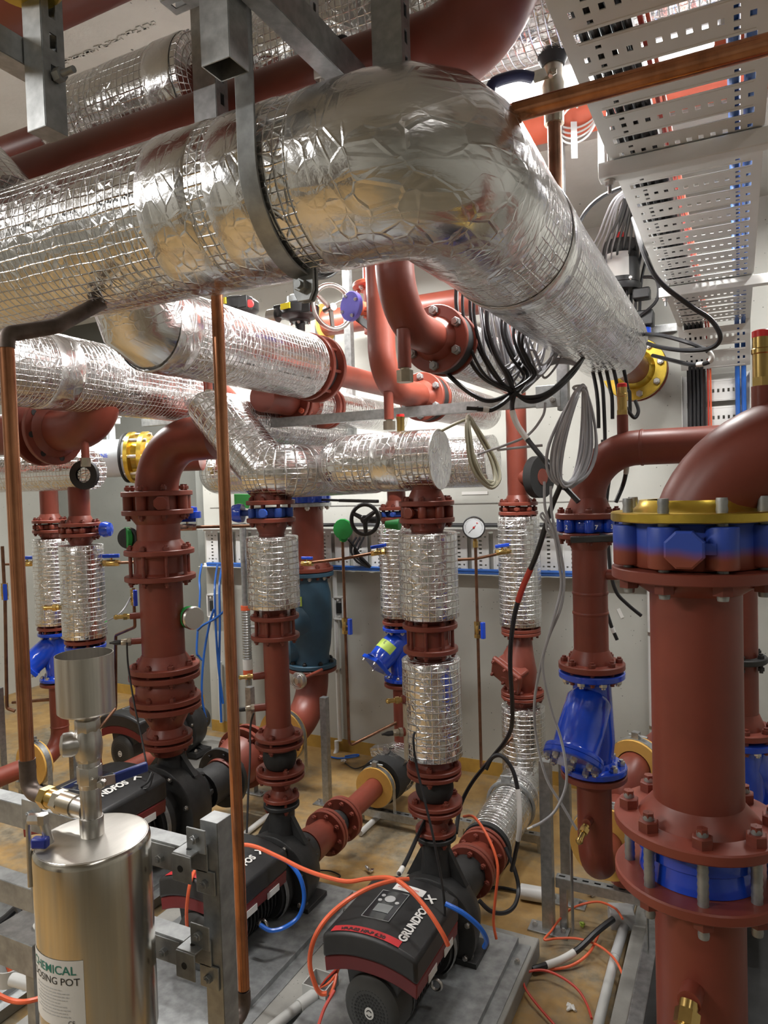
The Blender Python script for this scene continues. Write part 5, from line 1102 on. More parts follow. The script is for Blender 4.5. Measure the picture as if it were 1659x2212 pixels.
post('rack post just behind the footed one', 1226, 1612, 1950, .045); post('rack post right of the middle copper tube, behind the slim riser', 548, 1484, 1712); post('rack post at the far left edge', 8, 1486, 1715)
post('short rack post below the steel funnel', 163, 1610, 1712)
def rail(lab, y, px0, px1, z, slots=()):
    a, b = tX((0, y, z), X_, px0), tX((0, y, z), X_, px1); t = thing('rack_rail', lab, 'bracket', ((a+b)/2, y, z-.03), 'galvanised pipe rack rails'); channel('rail', '', '', (a, y, z), (b, y, z), .041, .041, Z_, (1,), GALV, root=t); MB().box((a+.03, y, z/2-.01), (.03, .03, z-.02)).build('leg', GALV, t); MB().box((b-.03, y, z/2-.01), (.03, .03, z-.02)).build('leg', GALV, t)
rail('low channel under the middle yellow ring', 3.56, 770, 960, .07); rail('low channel running from the footed post under the right-hand yellow ring', q2.y+.04, 1202, 1500, .21); rail('low channel under the foil floor pipe', 3.62, 985, 1180, .075)
rail('low channel below the far-left yellow ring', 2.98, 40, 130, .09)
# ================================================================ cables
def cable(lab, P, r, mat, group=None, k=8, sleeves=(), cat='cable', name='cable', ends=None):
    """P: (px, py, distance) or places; a smooth cable through them"""
    Q = [PZ(*p) if not isinstance(p, V3) else p for p in P]; C_ = cm(Q, k)
    if not sleeves and not ends:
        o = MB().tube(C_, r, 8).build(name, mat); return tag(o, lab, cat, group)
    t = thing(name, lab, cat, C_[-1], group); MB().tube(C_, r, 8).build('cable_run', mat, t)
    for f0, f1, m in sleeves:
        i, j = int(f0*(len(C_)-1)), max(int(f0*(len(C_)-1))+2, int(f1*(len(C_)-1))); MB().tube(C_[i:j+1], r*1.18, 10).build('marker_sleeve', m, t)
    if ends: MB().tube([C_[-1], C_[-1]+(C_[-1]-C_[-2]).normalized()*r*4], r*.75, 8).build('cable_tip', ends, t)
    return t
rng = random.Random(11)
# on the overhead ladder and down the wall
def lad(x, z, y0=.2): return [V3((x, y0, TZ+z)), V3((x, 1.6, TZ+z)), V3((x, 3.0, TZ+z)), V3((x, 4.0, TZ+z)), V3((x, YW-.2-z*.6, TZ-.06+z)), V3((x, YW-.065-z, 2.5)), V3((x, YW-.065-z, 2.0)), V3((x, YW-.065-z, 1.45))]
for i in range(9):
    cable('black power cable in the bundle along the left of the cable ladder', lad(TX0+.035+(i % 5)*.02+(i//5)*.01, .012+(i//5)*.027), .0085, CBLK, 'black cables on the ladder', 6)
for i in range(2): cable('red cable beside the black bundle on the cable ladder', lad(TX0+.135+i*.013, .01), .005, (CRED, CORG)[i], 'red cables on the ladder', 6)
for i in range(2): cable('flat blue cable loom along the right of the cable ladder', lad(TX0+TW-.062+i*.031, .014), .0125, CBLU, 'blue looms on the ladder', 6)
for i in range(6):
    z = 1.36+.008*(i//2); y = YW-.045-.018*(i % 2)-.004*(i//4); cable('blue data cable lying on the lip of the wall ladder', [V3((-3.8, y, z)), V3((-3, y, z+rng.uniform(0, .006))), V3((-2, y, z)), V3((-1, y, z+rng.uniform(0, .006))), V3((-.35, y, z))], .0085, CBLU, 'blue cables on the wall ladder', 5)
# drop from the ladder edge towards the actuator
for i in range(5):
    e = rng.uniform(-2, 2); cable('grey signal cable dropping from the edge of the cable ladder', [(1348+i*5, 412, 2.6), (1322+i*5+e, 440, 2.8), (1296+i*9, 500, 3.3), (1276+i*11, 560, 3.9), (1285+i*9, 700, 4.0)], .0042, CGRY, 'grey cables dropping from the ladder')
for i in range(8):
    e = rng.uniform(-1, 1); cable('black cable dropping from the edge of the cable ladder behind the electric actuator', [(1350+i*6, 425+i*4, 2.7+i % 2*.05), (1336+i*8+e, 470, 2.95+i % 2*.06), (1308+i*13, 540, 3.82+i % 2*.08), (1314+i*10, 620, 3.92+i % 2*.08), (1318+i*9, 760, 3.98+i % 2*.08)], .0085 if i % 2 else .0065, CBLK, 'black cables dropping from the ladder')
cable('black cable curving from the ladder to the top of the biggest pipe', [(1352, 402, 2.4), (1300, 425, 2.45), (1262, 462, 2.5), (1235, 520, 2.6)], .0075, CBLK)
cable('thick black cable looping out from the ladder down to the end of the biggest pipe', [(1368, 470, 2.5), (1392, 550, 2.45), (1425, 608, 2.45), (1490, 660, 2.45), (1535, 690, 2.45), (1556, 728, 2.45), (1535, 752, 2.5), (1480, 757, 2.6), (1425, 750, 2.75), (1400, 742, 2.9)], .0085, CBLK)
cable('black cable with two white markers bending back to the biggest pipe', [(1395, 722, 2.95), (1430, 725, 2.75), (1480, 738, 2.6), (1518, 752, 2.55), (1535, 765, 2.52), (1536, 778, 2.52), (1520, 786, 2.54), (1490, 787, 2.6), (1450, 778, 2.75), (1410, 768, 2.95)], .008, CBLK, None, 8, ((.42, .6, PAPER), (.68, .73, PAPER)))
# bundle of loops hanging beside the big pipe, tied at a knot
kn = PZ(1112, 848, 2.4)
for i in range(12):
    x = 985+i*13+rng.uniform(-4, 4); s = rng.uniform(.8, 1.1); d = 2.42+rng.uniform(-.06, .08)
    cable('black cable of the hanging bundle tied below the biggest pipe', [(x+6, 590+i*12, d), (x+4*s, 660+i*8, d), (x+22*s, 740+i*4, d), (x+70*s-i*3, 812, d), kn+V3((rng.uniform(-.012, .012), rng.uniform(-.02, .02), rng.uniform(-.012, .012)))], rng.choice((.0055, .0065, .008)), CBLK, 'black cables of the hanging bundle')
for i in range(5):
    e = rng.uniform(-6, 6); cable('black cable leading right from the knot of the hanging bundle', [kn, (1135+e, 862+e, 2.4), (1170, 858+e, 2.4), (1205, 835+e, 2.42), (1240, 800+e, 2.48), (1262, 770, 2.55)], .0068, CBLK, 'black cables right of the knot')
for i in range(20):
    x = 1035+i*5.5+rng.uniform(-5, 5); dep = 2.46+rng.uniform(-.08, .08); lo = 792+rng.uniform(0, 44)-i*.4; w = 62+rng.uniform(-15, 15)
    cable('grey cable loop hanging behind the black bundle', [(x, 640+i*5, dep), (x+8, 700+i*3, dep), (x+20, lo-30, dep), (x+w*.55, lo, dep), (x+w, lo-28, dep+.05), (x+w+12, 720+i*2, dep+.08)], .0042, CGRY, 'grey cable loops of the hanging bundle')
for i in range(5): cable('grey cable looping right towards the end of the biggest pipe', [kn+V3((.02, .02, 0)), (1150+i*6, 820-i*4, 2.5), (1185, 790-i*3, 2.55), (1215, 784-i*2, 2.6), (1250, 790, 2.7)], .0042, CGRY, 'grey cables right of the knot')
cable('black cable hanging from the bundle down to the top right riser, with a white marker', [kn, (1106, 880, 2.38), (1116, 915, 2.36), (1140, 950, 2.33), (1172, 990, 2.28), (1205, 1035, 2.24), (1250, 1084, 2.2)], .0085, CBLK, None, 8, ((.22, .5, PAPER),))
cable('stub of black cable with a white marker, in front of the long channel', [kn, (1085, 872, 2.36), (1062, 885, 2.35), (1048, 884, 2.35), (1030, 883, 2.35)], .0085, CBLK, None, 8, ((.62, .82, PAPER),), ends=CBLK)
cable('black cable sagging left from the knot along the long channel', [(965, 805, 2.42), (985, 825, 2.4), (1020, 852, 2.38), (1060, 866, 2.38), kn], .008, CBLK)
# coils
def coil(lab, top, bot, wdt, n, r, mat, dep, tilt=0, seed=3):
    g = random.Random(seed); P = []; T, B_ = V3((*top, 0)), V3((*bot, 0))
    for k in range(n):
        w = wdt*g.uniform(.35, 1.1); h = g.uniform(.9, 1.03); dd = dep+g.uniform(-.05, .05)
        for j in range(10):
            a = 2*pi*j/10; u = .5-.5*cos(a); c = T+(B_-T)*(u*h+(1-h)*.5); x = w*sin(a)*(.4+.75*u)
            P.append(PZ(c.x+x+g.uniform(-1.5, 1.5)+tilt*u, c.y+g.uniform(-3, 3), dd+.06*sin(a)))
    t = thing('cable_coil', lab, 'cable', P[5]); MB().tube(cm(P, 4), r, 7).build('coiled_cable', mat, t)
    return t
t = coil('tall coil of grey cable hanging left of the right-hand red elbow', (1258, 832), (1222, 1052), 58, 13, .0046, CGRY, 2.2, seed=5)
MB().tube([PZ(1252+cos(a)*14, 838+sin(a)*5, 2.2+.03*sin(a)) for a in [2*pi*i/12 for i in range(12)]], .004, 6, ring=True).build('tie', CGRY, t)
coil('coil of beige cable hanging below the long channel', (1012, 903), (1062, 1050), 30, 5, .0066, CBEI, 2.75, 0, 9)
cable('beige cable leading left from the beige coil', [(1010, 905, 2.75), (985, 915, 2.75), (955, 930, 2.8)], .0055, CBEI)
cable('thin grey cable crossing in front of the beige coil', [(1178, 870, 2.4), (1172, 900, 2.4), (1140, 940, 2.42), (1090, 962, 2.45), (1060, 972, 2.5), (1032, 982, 2.52)], .0045, CGRY, None); cable('thin grey cable end pointing left below the beige coil', [(1172, 962, 2.4), (1120, 967, 2.42), (1075, 972, 2.48)], .0045, CGRY)
for i, P in enumerate(([(1176, 1040, 2.1), (1178, 1100, 2.1), (1196, 1150, 2.1), (1208, 1220, 2.1), (1212, 1270, 2.1), (1195, 1340, 2.1), (1172, 1420, 2.12), (1155, 1510, 2.15), (1158, 1590, 2.2), (1180, 1680, 2.2), (1215, 1740, 2.2), (1246, 1792, 2.2)], [(1190, 1050, 2.1), (1192, 1110, 2.1), (1206, 1170, 2.1), (1218, 1240, 2.1), (1212, 1310, 2.1), (1184, 1380, 2.12), (1172, 1440, 2.12), (1190, 1530, 2.12), (1210, 1590, 2.12), (1222, 1650, 2.1), (1222, 1700, 2.1), (1200, 1750, 2.1), (1172, 1775, 2.1), (1150, 1786, 2.1)])):
    cable(('grey cable trailing from the grey coil to the footed post', 'grey cable with a white tip trailing past the blue strainer')[i], P, .0042, CGRY, None, 6, (), ends=None if i == 0 else PAPER)
cable('small curl of grey cable left of the blue valve with digits', [(1215, 1155, 2.2), (1195, 1148, 2.2), (1180, 1130, 2.2), (1168, 1115, 2.2), (1172, 1108, 2.2), (1180, 1125, 2.2), (1182, 1145, 2.2), (1200, 1165, 2.2)], .0035, CGRY)
cable('long black cable hanging down in front of the riser beside the gauge', [(1215, 1040, 2.2), (1190, 1100, 2.25), (1160, 1195, 2.3), (1125, 1280, 2.4), (1108, 1350, 2.5), (1102, 1430, 2.6), (1107, 1540, 2.75), (1098, 1590, 2.85), (1060, 1640, 2.95), (1020, 1690, 3.0), (995, 1740, 3.0), (985, 1800, 2.9)], .0085, CBLK, None, 8, ((.22, .3, CRED),))
cable('black cable arching over the foil floor pipe, with a white marker', [(1050, 1662, 2.9), (1064, 1636, 2.9), (1085, 1634, 2.88), (1108, 1665, 2.85), (1120, 1720, 2.82), (1122, 1790, 2.8), (1112, 1850, 2.85), (1105, 1880, 2.9)], .0085, CBLK, None, 8, ((.55, .78, PAPER),))
cable('black cable loop on the floor behind the front pump', [(1092, 1830, 3.0), (1112, 1880, 2.95), (1120, 1920, 2.92), (1112, 1955, 2.85), (1090, 1972, 2.8), (1060, 1968, 2.75), (1035, 1945, 2.75)], .0085, CBLK)
cable('black cable lying on the floor towards the white offcut of pipe', [PH(1040, 1922, .012), PH(1075, 1917, .012), PH(1120, 1925, .012), PH(1170, 1935, .012)], .008, CBLK)
for i, P in enumerate(([(1322, 960, 2.9), (1318, 1020, 2.85), (1310, 1090, 2.85), (1314, 1180, 2.85), (1320, 1240, 2.85), (1332, 1280, 2.85), (1355, 1305, 2.85), (1385, 1330, 2.85)], [(1302, 950, 2.9), (1305, 1060, 2.9), (1306, 1200, 2.9), (1308, 1300, 2.9), (1318, 1345, 2.9), (1333, 1382, 2.9)], [(1354, 1000, 2.36), (1352, 1022, 2.38), (1345, 1050, 2.42), (1330, 1085, 2.42)])):
    cable(('loose black cable end curving right of the bare riser', 'loose black cable end with a white marker right of the bare riser', 'black cable end with a white marker under the right-hand red pipe')[i], P, .0075, CBLK, None, 8, (((.3, .34, PAPER),), ((.86, .92, PAPER),), ((.0, .35, PAPER),))[i])
for i, (x, y1) in enumerate(((1292, 900), (1306, 935), (1322, 880), (1338, 905), (1360, 870))): cable('black cable end dangling under the end of the biggest pipe', [(x-12, 800, 2.9), (x-4, 840, 2.88), (x, y1-20, 2.86), (x+1, y1+25, 2.86)], .0075, CBLK, 'cable ends under the biggest pipe')
cable('black cable loop dangling right under the end of the biggest pipe', [(1335, 850, 2.85), (1352, 880, 2.85), (1370, 902, 2.85), (1379, 888, 2.85), (1372, 865, 2.86)], .0075, CBLK)
# sensor leads
cable('black sensor lead hanging from the thick left riser', [(274, 1388, 3.55), (277, 1440, 3.55), (290, 1520, 3.5), (305, 1590, 3.45), (318, 1655, 3.4), (328, 1672, 3.4)], .0045, CBLK, 'sensor leads'); cable('knot of black lead on the big pump housing', [(328, 1668, 3.35), (318, 1690, 3.33), (305, 1700, 3.33), (320, 1690, 3.33), (330, 1672, 3.33), (322, 1700, 3.33), (300, 1705, 3.33)], .004, CBLK)
cable('black sensor lead hanging from the slim riser', [(548, 1540, 3.1), (541, 1570, 3.1), (540, 1640, 3.05), (536, 1720, 3.0), (533, 1800, 2.95)], .0045, CBLK, 'sensor leads')
cable('black sensor lead hanging in front of the foil-sleeved front riser', [(896, 1582, 2.62), (893, 1600, 2.61), (899, 1650, 2.6), (915, 1720, 2.57), (932, 1790, 2.54), (946, 1860, 2.52), (958, 1930, 2.5), (962, 1985, 2.5)], .0045, CBLK, 'sensor leads')
cable('black cable with a white ferrule entering the head of the front pump', [(925, 1760, 2.9), (905, 1800, 2.8), (880, 1855, 2.65), (862, 1888, 2.55)], .0085, CBLK, None, 8, ((.85, 1, PAPER),))
# orange cables and blue hoses
cable('orange cable sweeping over the head of the front pump', [(480, 1828, 2.7), (540, 1826, 2.65), (600, 1850, 2.6), (650, 1875, 2.55), (700, 1893, 2.5), (750, 1904, 2.47), (795, 1898, 2.46), (845, 1897, 2.42), (885, 1922, 2.36), (925, 1968, 2.3), (955, 2015, 2.27), (968, 2042, 2.27)], .0075, CORG)
cable('orange cable looping round the left side of the front pump', [(882, 1899, 2.44), (850, 1902, 2.4), (800, 1917, 2.33), (750, 1945, 2.27), (705, 1985, 2.23), (678, 2030, 2.2), (669, 2080, 2.2), (680, 2125, 2.2), (692, 2145, 2.2), (706, 2146, 2.2)], .0075, CORG)
cable('orange cable hanging over the front of the middle pump', [(420, 1882, 2.76), (410, 1910, 2.7), (403, 1965, 2.69), (405, 2012, 2.71)], .0068, CORG)
cable('blue hose bent round the volute of the front pump', [(962, 1952, 2.42), (1000, 1972, 2.4), (1035, 2002, 2.4), (1051, 2030, 2.42), (1046, 2046, 2.44)], .0085, BFLEX, None, 8, (), 'hose', 'flexible_hose')
cable('blue hose looped round the volute of the middle pump', [(588, 1846, 2.86), (622, 1862, 2.84), (648, 1895, 2.82), (657, 1940, 2.82), (645, 1980, 2.82), (615, 2003, 2.8), (585, 2010, 2.78), (562, 1998, 2.8)], .0085, BFLEX, None, 8, (), 'hose', 'flexible_hose')
def fl_(lab, P, r, m, z=.01, **kw): return cable(lab, [PH(x, y, z+dz) for x, y, dz in P], r, m, **kw)
fl_('orange cable looped on the floor beside the footed post', [(1150, 2093, .0), (1200, 2093, .0), (1240, 2083, .01), (1275, 2055, .03), (1295, 2012, .03)], .0055, CORG)
fl_('orange cable rising in a loop from the floor at the right', [(1345, 1985, .12), (1328, 1962, .12), (1290, 1948, .1), (1240, 1960, .06), (1210, 1985, .04), (1190, 2012, .02), (1176, 2030, .02), (1205, 2027, .02), (1250, 2028, .03), (1295, 2044, .05), (1330, 2075, .05), (1350, 2120, .04), (1356, 2150, .02), (1345, 2190, .01), (1330, 2215, .01)], .0048, CORG)
fl_('orange and purple flex looped on the floor at the bottom', [(1198, 2214, .01), (1160, 2170, .02), (1135, 2135, .03), (1130, 2110, .03), (1145, 2098, .03), (1180, 2097, .03), (1220, 2115, .03), (1250, 2140, .02), (1268, 2170, .01), (1278, 2200, .01)], .0048, CRED)
cable('orange cable draped over the red suction flanges behind the front pump', [(1002, 1764, 2.95), (1025, 1766, 2.85), (1055, 1810, 2.75), (1075, 1870, 2.7), (1070, 1940, 2.7), (1066, 1990, 2.72), (1072, 2028, 2.72)], .0055, CORG)
fl_('fat black cable with a white marker crossing the floor at the right', [(1150, 2094, .012), (1180, 2085, .015), (1215, 2072, .02), (1250, 2050, .04), (1290, 2012, .08), (1325, 1985, .1)], .0125, CBLK, sleeves=((.2, .55, PAPER),))
# conduits, junction boxes and small debris on the floor
t = thing('conduit', 'grey plastic conduit with junction box running along the floor at the right', 'conduit', PH(1330, 2050, .03)); a, b, c = PH(1288, 2230, .03), PH(1328, 2068, .03), PH(1352, 1990, .06)
pipe(t, [a, b], .0185, GREYP, 'white_length'); pipe(t, [b, c], .02, PAPG, 'grey_length'); pipe(t, [c, PH(1375, 1900, .08)], .02, PAPG, 'grey_length')
k = MB().box(PH(1342, 1980, .075), (.1, .09, .07), ((.9, .3, 0), (-.3, .9, 0), Z_)); k.build('junction_box', PAPG, t, bev=.004)
t = thing('junction_box', 'open grey junction box with conduit beside the front pump', 'junction box', PH(690, 2150, ZP)); c = PH(693, 2150, ZP)
k = MB()
for e in (-1, 1): k.box(c+V3((e*.048, 0, .03)), (.004, .09, .06)); k.box(c+V3((0, e*.045, .03)), (.1, .004, .06))
k.box(c+Z_*.003, (.1, .09, .004)); k.build('box', GREYP, t); a = c+V3((-.0, -.045, .03)); pipe(t, [a, a+V3((-.02, -.07, .0))], .023, GREYP, 'socket'); pipe(t, [a+V3((-.02, -.06, 0)), a+V3((-.09, -.35, -.005))], .0185, GREYP, 'conduit')
for i in range(3): MB().tube(cm([c+V3((.0, .0, .03)), c+V3((.02+i*.01, .01, .06)), c+V3((.05, .04+.02*i, .09))], 5), .005, 8).build('wire', (CRED, CBLK, CORG)[i], t)
fl_('orange flex rising from the junction box to the motor of the front pump', [(712, 2150, .1), (722, 2128, .12), (728, 2100, .14), (735, 2085, .16)], .006, CORG); cable('purple flex hanging below the junction box', [PZ(722, 2140, 2.15), PZ(700, 2180, 2.1), PZ(685, 2225, 2.05)], .005, CRED)
t = thing('junction_box', 'round grey conduit box on the plinth edge at the lower left', 'junction box', PZ(22, 2095, 1.9)); c = PZ(22, 2082, 1.95)
MB().lathe(c-Z_*.045, Z_, [(0, .001), (0, .04), (.045, .04), (.045, .036), (.005, .036), (.004, .001)], 28).build('box', GREYP, t); pipe(t, [c+V3((.035, -.02, -.02)), PZ(150, 2150, 1.86)], .0165, WHITE, 'conduit'); MB().cyl(PZ(86, 2117, 1.9), PZ(94, 2120, 1.9), .0185).build('saddle_clip', STEEL, t)
for i in range(2): MB().tube(cm([c-Z_*.02, c+V3((-.03, 0, .02)), PZ(-30, 2040+i*14, 2.0)], 5), .008, 8).build('cable_tail', (CBLK, CORG)[i], t)
q = PZ(40, 2170, 1.9); block('plinth_kerb', 'concrete kerb block at the lower left corner, behind the dosing pot', 'plinth', (-2.37, 1.15, 0), (-1.55, 1.42, .1))
cable('orange cable sagging along the kerb at the lower left', [PZ(-20, 2140, 1.7), PZ(20, 2160, 1.7), PZ(60, 2163, 1.7), PZ(120, 2145, 1.75)], .006, CORG)
t = thing('sheet_bracket', 'bent sheet-metal step with a white disc marked 2, left of the dosing pot', 'bracket', PZ(70, 2010, 1.85)); c = PZ(70, 1998, 1.85); MB().box(c, (.16, .12, .004)).build('plate', GALV, t); MB().box(c+V3((-.0, -.06, -.04)), (.16, .004, .08)).build('front_skirt', GALVD, t); MB().box(c+V3((-.0, .0, -.25)), (.03, .03, .5)).build('stand', GALVD, t)
d = c+V3((.035, .01, .006)); MB().lathe(d, Z_, [(-.004, .026), (.002, .028), (.004, .026)], 28).build('white_disc', PAPER, t); text('2', .012, plane_fn(d+V3((-.012, -.004, .0045)), V3((.9, .43, 0)), V3((-.43, .9, 0))), INK, t, 'digit')
fl_('bundle of black cable heaped at the left edge', [(-30, 2030, .1), (10, 2000, .14), (45, 1985, .18), (38, 1962, .2), (10, 1985, .16), (-30, 2010, .12)], .016, CBLK)
t = thing('conduit', 'long white conduit along the floor behind the middle pump', 'conduit', PH(560, 1780, 0)); pipe(t, [PH(480, 1840, .02), PH(610, 1738, .02)], .0165, WHITE, 'conduit_length', 14)
t = thing('conduit', 'white conduit on the floor under the middle yellow ring', 'conduit', PH(800, 1780, 0)); pipe(t, [PH(778, 1800, .02), PH(830, 1752, .02)], .0165, WHITE, 'conduit_length', 14)
o = MB().lathe(PH(1125, 1925, .035), (1, .1, 0), [(0, .03), (0, .034), (.14, .034), (.14, .03)], 20, caps=False).build('pipe_offcut', WHITE); tag(o, 'white offcut of plastic pipe on the floor left of the footed post', 'offcut')
def scrap(lab, px, py, s, m): 
    g = random.Random(px); c = PH(px, py, s*.5); k = MB()
    for i in range(4): k.box(c+V3((g.uniform(-s, s)*.5, g.uniform(-s, s)*.5, g.uniform(-.2, .4)*s)), (s*.9, s*.7, s*.35), frame((g.uniform(-1, 1), g.uniform(-1, 1), 1.2)))
    tag(k.build('scrap', m, None, bev=.002), lab, 'debris', 'litter on the floor')
scrap('scrap of green tape on the floor right of the footed post', 1257, 1996, .022, YGRN); scrap('crumpled white scrap on the floor near the bottom', 1234, 2175, .022, PAPER); scrap('wad of foil on the floor left of the front pump', 797, 1880, .026, FOILF); scrap('bright metal clip on the floor right of the footed post', 1275, 1932, .02, STEEL); scrap('twist of foil on the floor behind the post', 742, 1645, .03, FOILF)
fl_('blue flex lying on the floor by the back wall', [(700, 1630, 0), (730, 1638, 0), (770, 1634, 0), (772, 1630, 0), (745, 1634, 0)], .006, BFLEX); fl_('thin black wire lying on the floor behind the post', [(745, 1648, 0), (765, 1660, 0), (785, 1655, 0), (800, 1645, 0)], .004, CBLK); fl_('thin black wire lying on the floor beside the middle pump', [(690, 1880, 0), (715, 1882, 0), (735, 1892, 0), (725, 1898, 0)], .004, CBLK)
# ================================================================ gauge, small copper lines, wall fittings, actuator, flow meter
def small_valve(t, c, d, m=BRASS, s=1.0, hd=Z_):
    c, d = V3(c), V3(d).normalized(); k = MB(); k.hexa(c-d*.03*s, c-d*.016*s, .013*s); k.cyl(c-d*.018*s, c+d*.018*s, .0125*s, n=12, bev=.003); k.hexa(c+d*.016*s, c+d*.03*s, .013*s); k.build('valve_body', m, t)
    hd = V3(hd).normalized(); MB().bar(c+hd*.026*s-d*.03*s, c+hd*.026*s+d*.03*s, .014*s, .014*s, hd).build('blue_handle', BLUE, t, bev=.003); MB().cyl(c, c+hd*.026*s, .005*s, n=8).build('handle_stem', m, t)
yg = 3.66
gx = PY(1027, 1170, yg); t = thing('pressure_gauge', 'round white-faced pressure gauge with a red needle on a copper standpipe', 'gauge', (gx.x, yg, .42)); gz = PY(1028, 1139, yg).z; d = V3((.28, -.96, .05)).normalized(); c = V3((gx.x, yg-.02, gz))
x, y, _ = d.cross(Z_).normalized()*-1, Z_, 0; x = Z_.cross(d).normalized()
MB().lathe(c-d*.03, d, [(0, .05), (.004, .061), (.034, .062), (.037, .058), (.03, .055), (.029, .001)], 36).build('case', BLACK, t)
fc_ = MB().lathe(c, d, [(0, .055), (.001, .001)], 36).build('dial', DIAL, t); k = MB(); f_ = lambda a, r, h=.0014: c+x*(cos(a)*r)+Z_*(sin(a)*r)+d*h
for i in range(28): a = math.radians(225-i*10); k.bar(f_(a, .043), f_(a, .049 if i % 3 else .051), .0012, .0006, d)
k.build('dial_marks', INK, fc_); MB().bar(f_(math.radians(45), .014, .003), f_(math.radians(225), .042, .003), .0022, .0008, d).build('needle', INK, fc_); MB().lathe(c+d*.003, d, [(0, .006), (.002, .005)], 14).build('needle_hub', REDP, fc_); k = MB().prism([(-.004, -.004), (.006, 0), (-.004, .004)], f_(math.radians(52), .03), x, Z_, d*.001); k.build('red_marker', REDP, fc_)
text('bar', .011, plane_fn(c-x*.009-Z_*.022+d*.0015, x, Z_), INK, fc_, 'unit_lettering')
G_ = Up(gx.x, yg); zb_ = G_.z(1658); pipe(t, [(gx.x, yg, zb_), (gx.x, yg, gz-.07)], .0085, COPD, 'standpipe', 12); k = MB(); k.hexa((gx.x, yg, gz-.11), (gx.x, yg, gz-.075), .014); k.cyl((gx.x, yg, gz-.075), (gx.x, yg-.01, gz-.055), .01); k.build('siphon_union', BRASS, t)
small_valve(t, G_.p(1360), Z_, BRASS, 1.5, (.9, -.4, 0)); zh_ = G_.z(1207); a = PY(985, 1222, yg+.02); b = V3((H.x-.02, H.y-.11, H.z(1187))); pipe(t, [V3((a.x, a.y, zh_-.01)), (gx.x, yg, zh_)], .008, COPD, 'branch', 10); pipe(t, [(gx.x, yg, zh_), b], .008, COPD, 'branch', 10); small_valve(t, b+V3((-.035, -.03, 0)), (.8, .6, .1), BRASS, 1.3)
pipe(t, [(gx.x, yg, zb_), (H.x-.03, H.y-.12, H.z(1580))], .008, COPD, 'lower_branch', 10)
yc = 3.72; t = thing('copper_standpipe', 'thin copper standpipe with blue-handled valve between the slim riser and the strainer marked 3', 'pipe', (0, yc, .2)); c0 = PY(741, 1200, yc); U = Up(c0.x, yc); zt_, zb_ = U.z(1160), U.z(1612)
pipe(t, route([(c0.x, yc, zt_), (c0.x, yc, zb_), (E_.x-.02, E_.y-.05, E_.z(1556))], .02, 5), .009, COPD, 'tube', 12); k = MB(); k.hexa((c0.x, yc, zt_-.03), (c0.x, yc, zt_+.005), .014); k.build('union', BRASS, t); small_valve(t, U.p(1352), Z_, BRASS, 1.6, (.95, -.3, 0))
zh_ = U.z(1207); a = PY(655, 1217, yc); pipe(t, [V3((a.x, yc, a.z)), (c0.x, yc, zh_), (E_.x-.04, E_.y-.12, E_.z(1187))], .009, COPD, 'branch', 12); small_valve(t, V3((E_.x-.07, E_.y-.14, E_.z(1189))), (.8, .5, .12), BRASS, 1.4); small_valve(t, V3((a.x+.03, yc, a.z)), X_, BRASS, 1.3)
c = PY(741, 1143, yc-.02); t = thing('taped_gauge', 'gauge wrapped in dark green tape on the thin copper standpipe', 'gauge', c-Z_*.07); MB().lathe(c, (.1, -1, 0), [(-.02, .001), (-.02, .058), (0, .064), (.012, .06), (.014, .001)], 14).build('tape_wrap', GREEN, t, sm=15); MB().tube([c-Z_*.05, V3((c0.x, yc, zt_-.005))], [.03, .008], 10).build('tape_tail', GREEN, t)
c = PZ(788, 1122, 3.95); d = V3((.05, -1, .05)).normalized(); x, y, _ = frame(d); t = thing('handwheel_valve', 'black handwheel on the blue valve, left of the front foil sleeves', 'valve', c-Z_*.1)
k = MB().tube([c+(x*cos(2*pi*i/32)+y*sin(2*pi*i/32))*.083 for i in range(32)], .0115, 10, ring=True)
for i in range(3): a = 2*pi*i/3+.6; k.tube([c, c+(x*cos(a)+y*sin(a))*.08], [.016, .011], 8)
k.lathe(c-d*.02, d, [(0, .024), (.03, .024), (.034, .018)], 18); k.build('handwheel', BLACK, t); e = V3((E_.x, E_.y, E_.z(1109))); MB().tube(cm([c-d*.02, c-d*.1+X_*.03, e+V3((-.1, -.05, 0))], 4), .02, 10).build('gear_shaft', BLACK, t); MB().tube([c+V3((.12, .02, -.03)), c+V3((.2, .03, -.03))], [.02, .032], 12).build('green_tape', GREEN, t)
for lab, px, py, d_, r, m in (('light green tape flag behind the middle copper tube', 524, 1081, 3.9, .035, GREENL),): 
    c = PZ(px, py, d_); k = MB().prism([(-.045, -.03), (.03, -.045), (.045, -.02), (.045, .035), (-.045, .035)], c, CR, Z_, -CF*.006); tag(k.build('tape_flag', m, None, bev=.002), lab, 'tape')
c = PZ(280, 1162, 3.75); t = thing('taped_gauge', 'black-faced gauge wrapped in green tape left of the thick left riser', 'gauge', c-Z_*.06); MB().lathe(c, (-.5, -.85, 0), [(-.03, .04), (0, .05), (.0, .058), (.02, .058), (.022, .05)], 24).build('tape_wrap', GREEN, t); MB().lathe(c+V3((-.5, -.85, 0))*.0, (.3, -.95, 0), [(.0, .056), (.028, .054), (.029, .001)], 24).build('face', BLACK, t); pipe(t, [c, V3((A.x-.08, A.y-.02, c.z))], .008, COPD, 'standpipe', 10)
c = PZ(410, 1332, 3.75); t = thing('taped_gauge', 'steel gauge wrapped in green tape right of the thick left riser', 'gauge', c-Z_*.07); MB().lathe(c, (.6, -.8, 0), [(-.03, .03), (-.01, .055), (.02, .06), (.04, .05), (.045, .02)], 24).build('tape_wrap', GREEN, t); MB().lathe(c+V3((.03, -.02, 0)), (.9, -.3, 0), [(0, .058), (.02, .062), (.03, .056)], 24).build('case', STEEL, t); pipe(t, [c, V3((A.x+.08, A.y-.02, c.z))], .009, COPD, 'standpipe', 10)
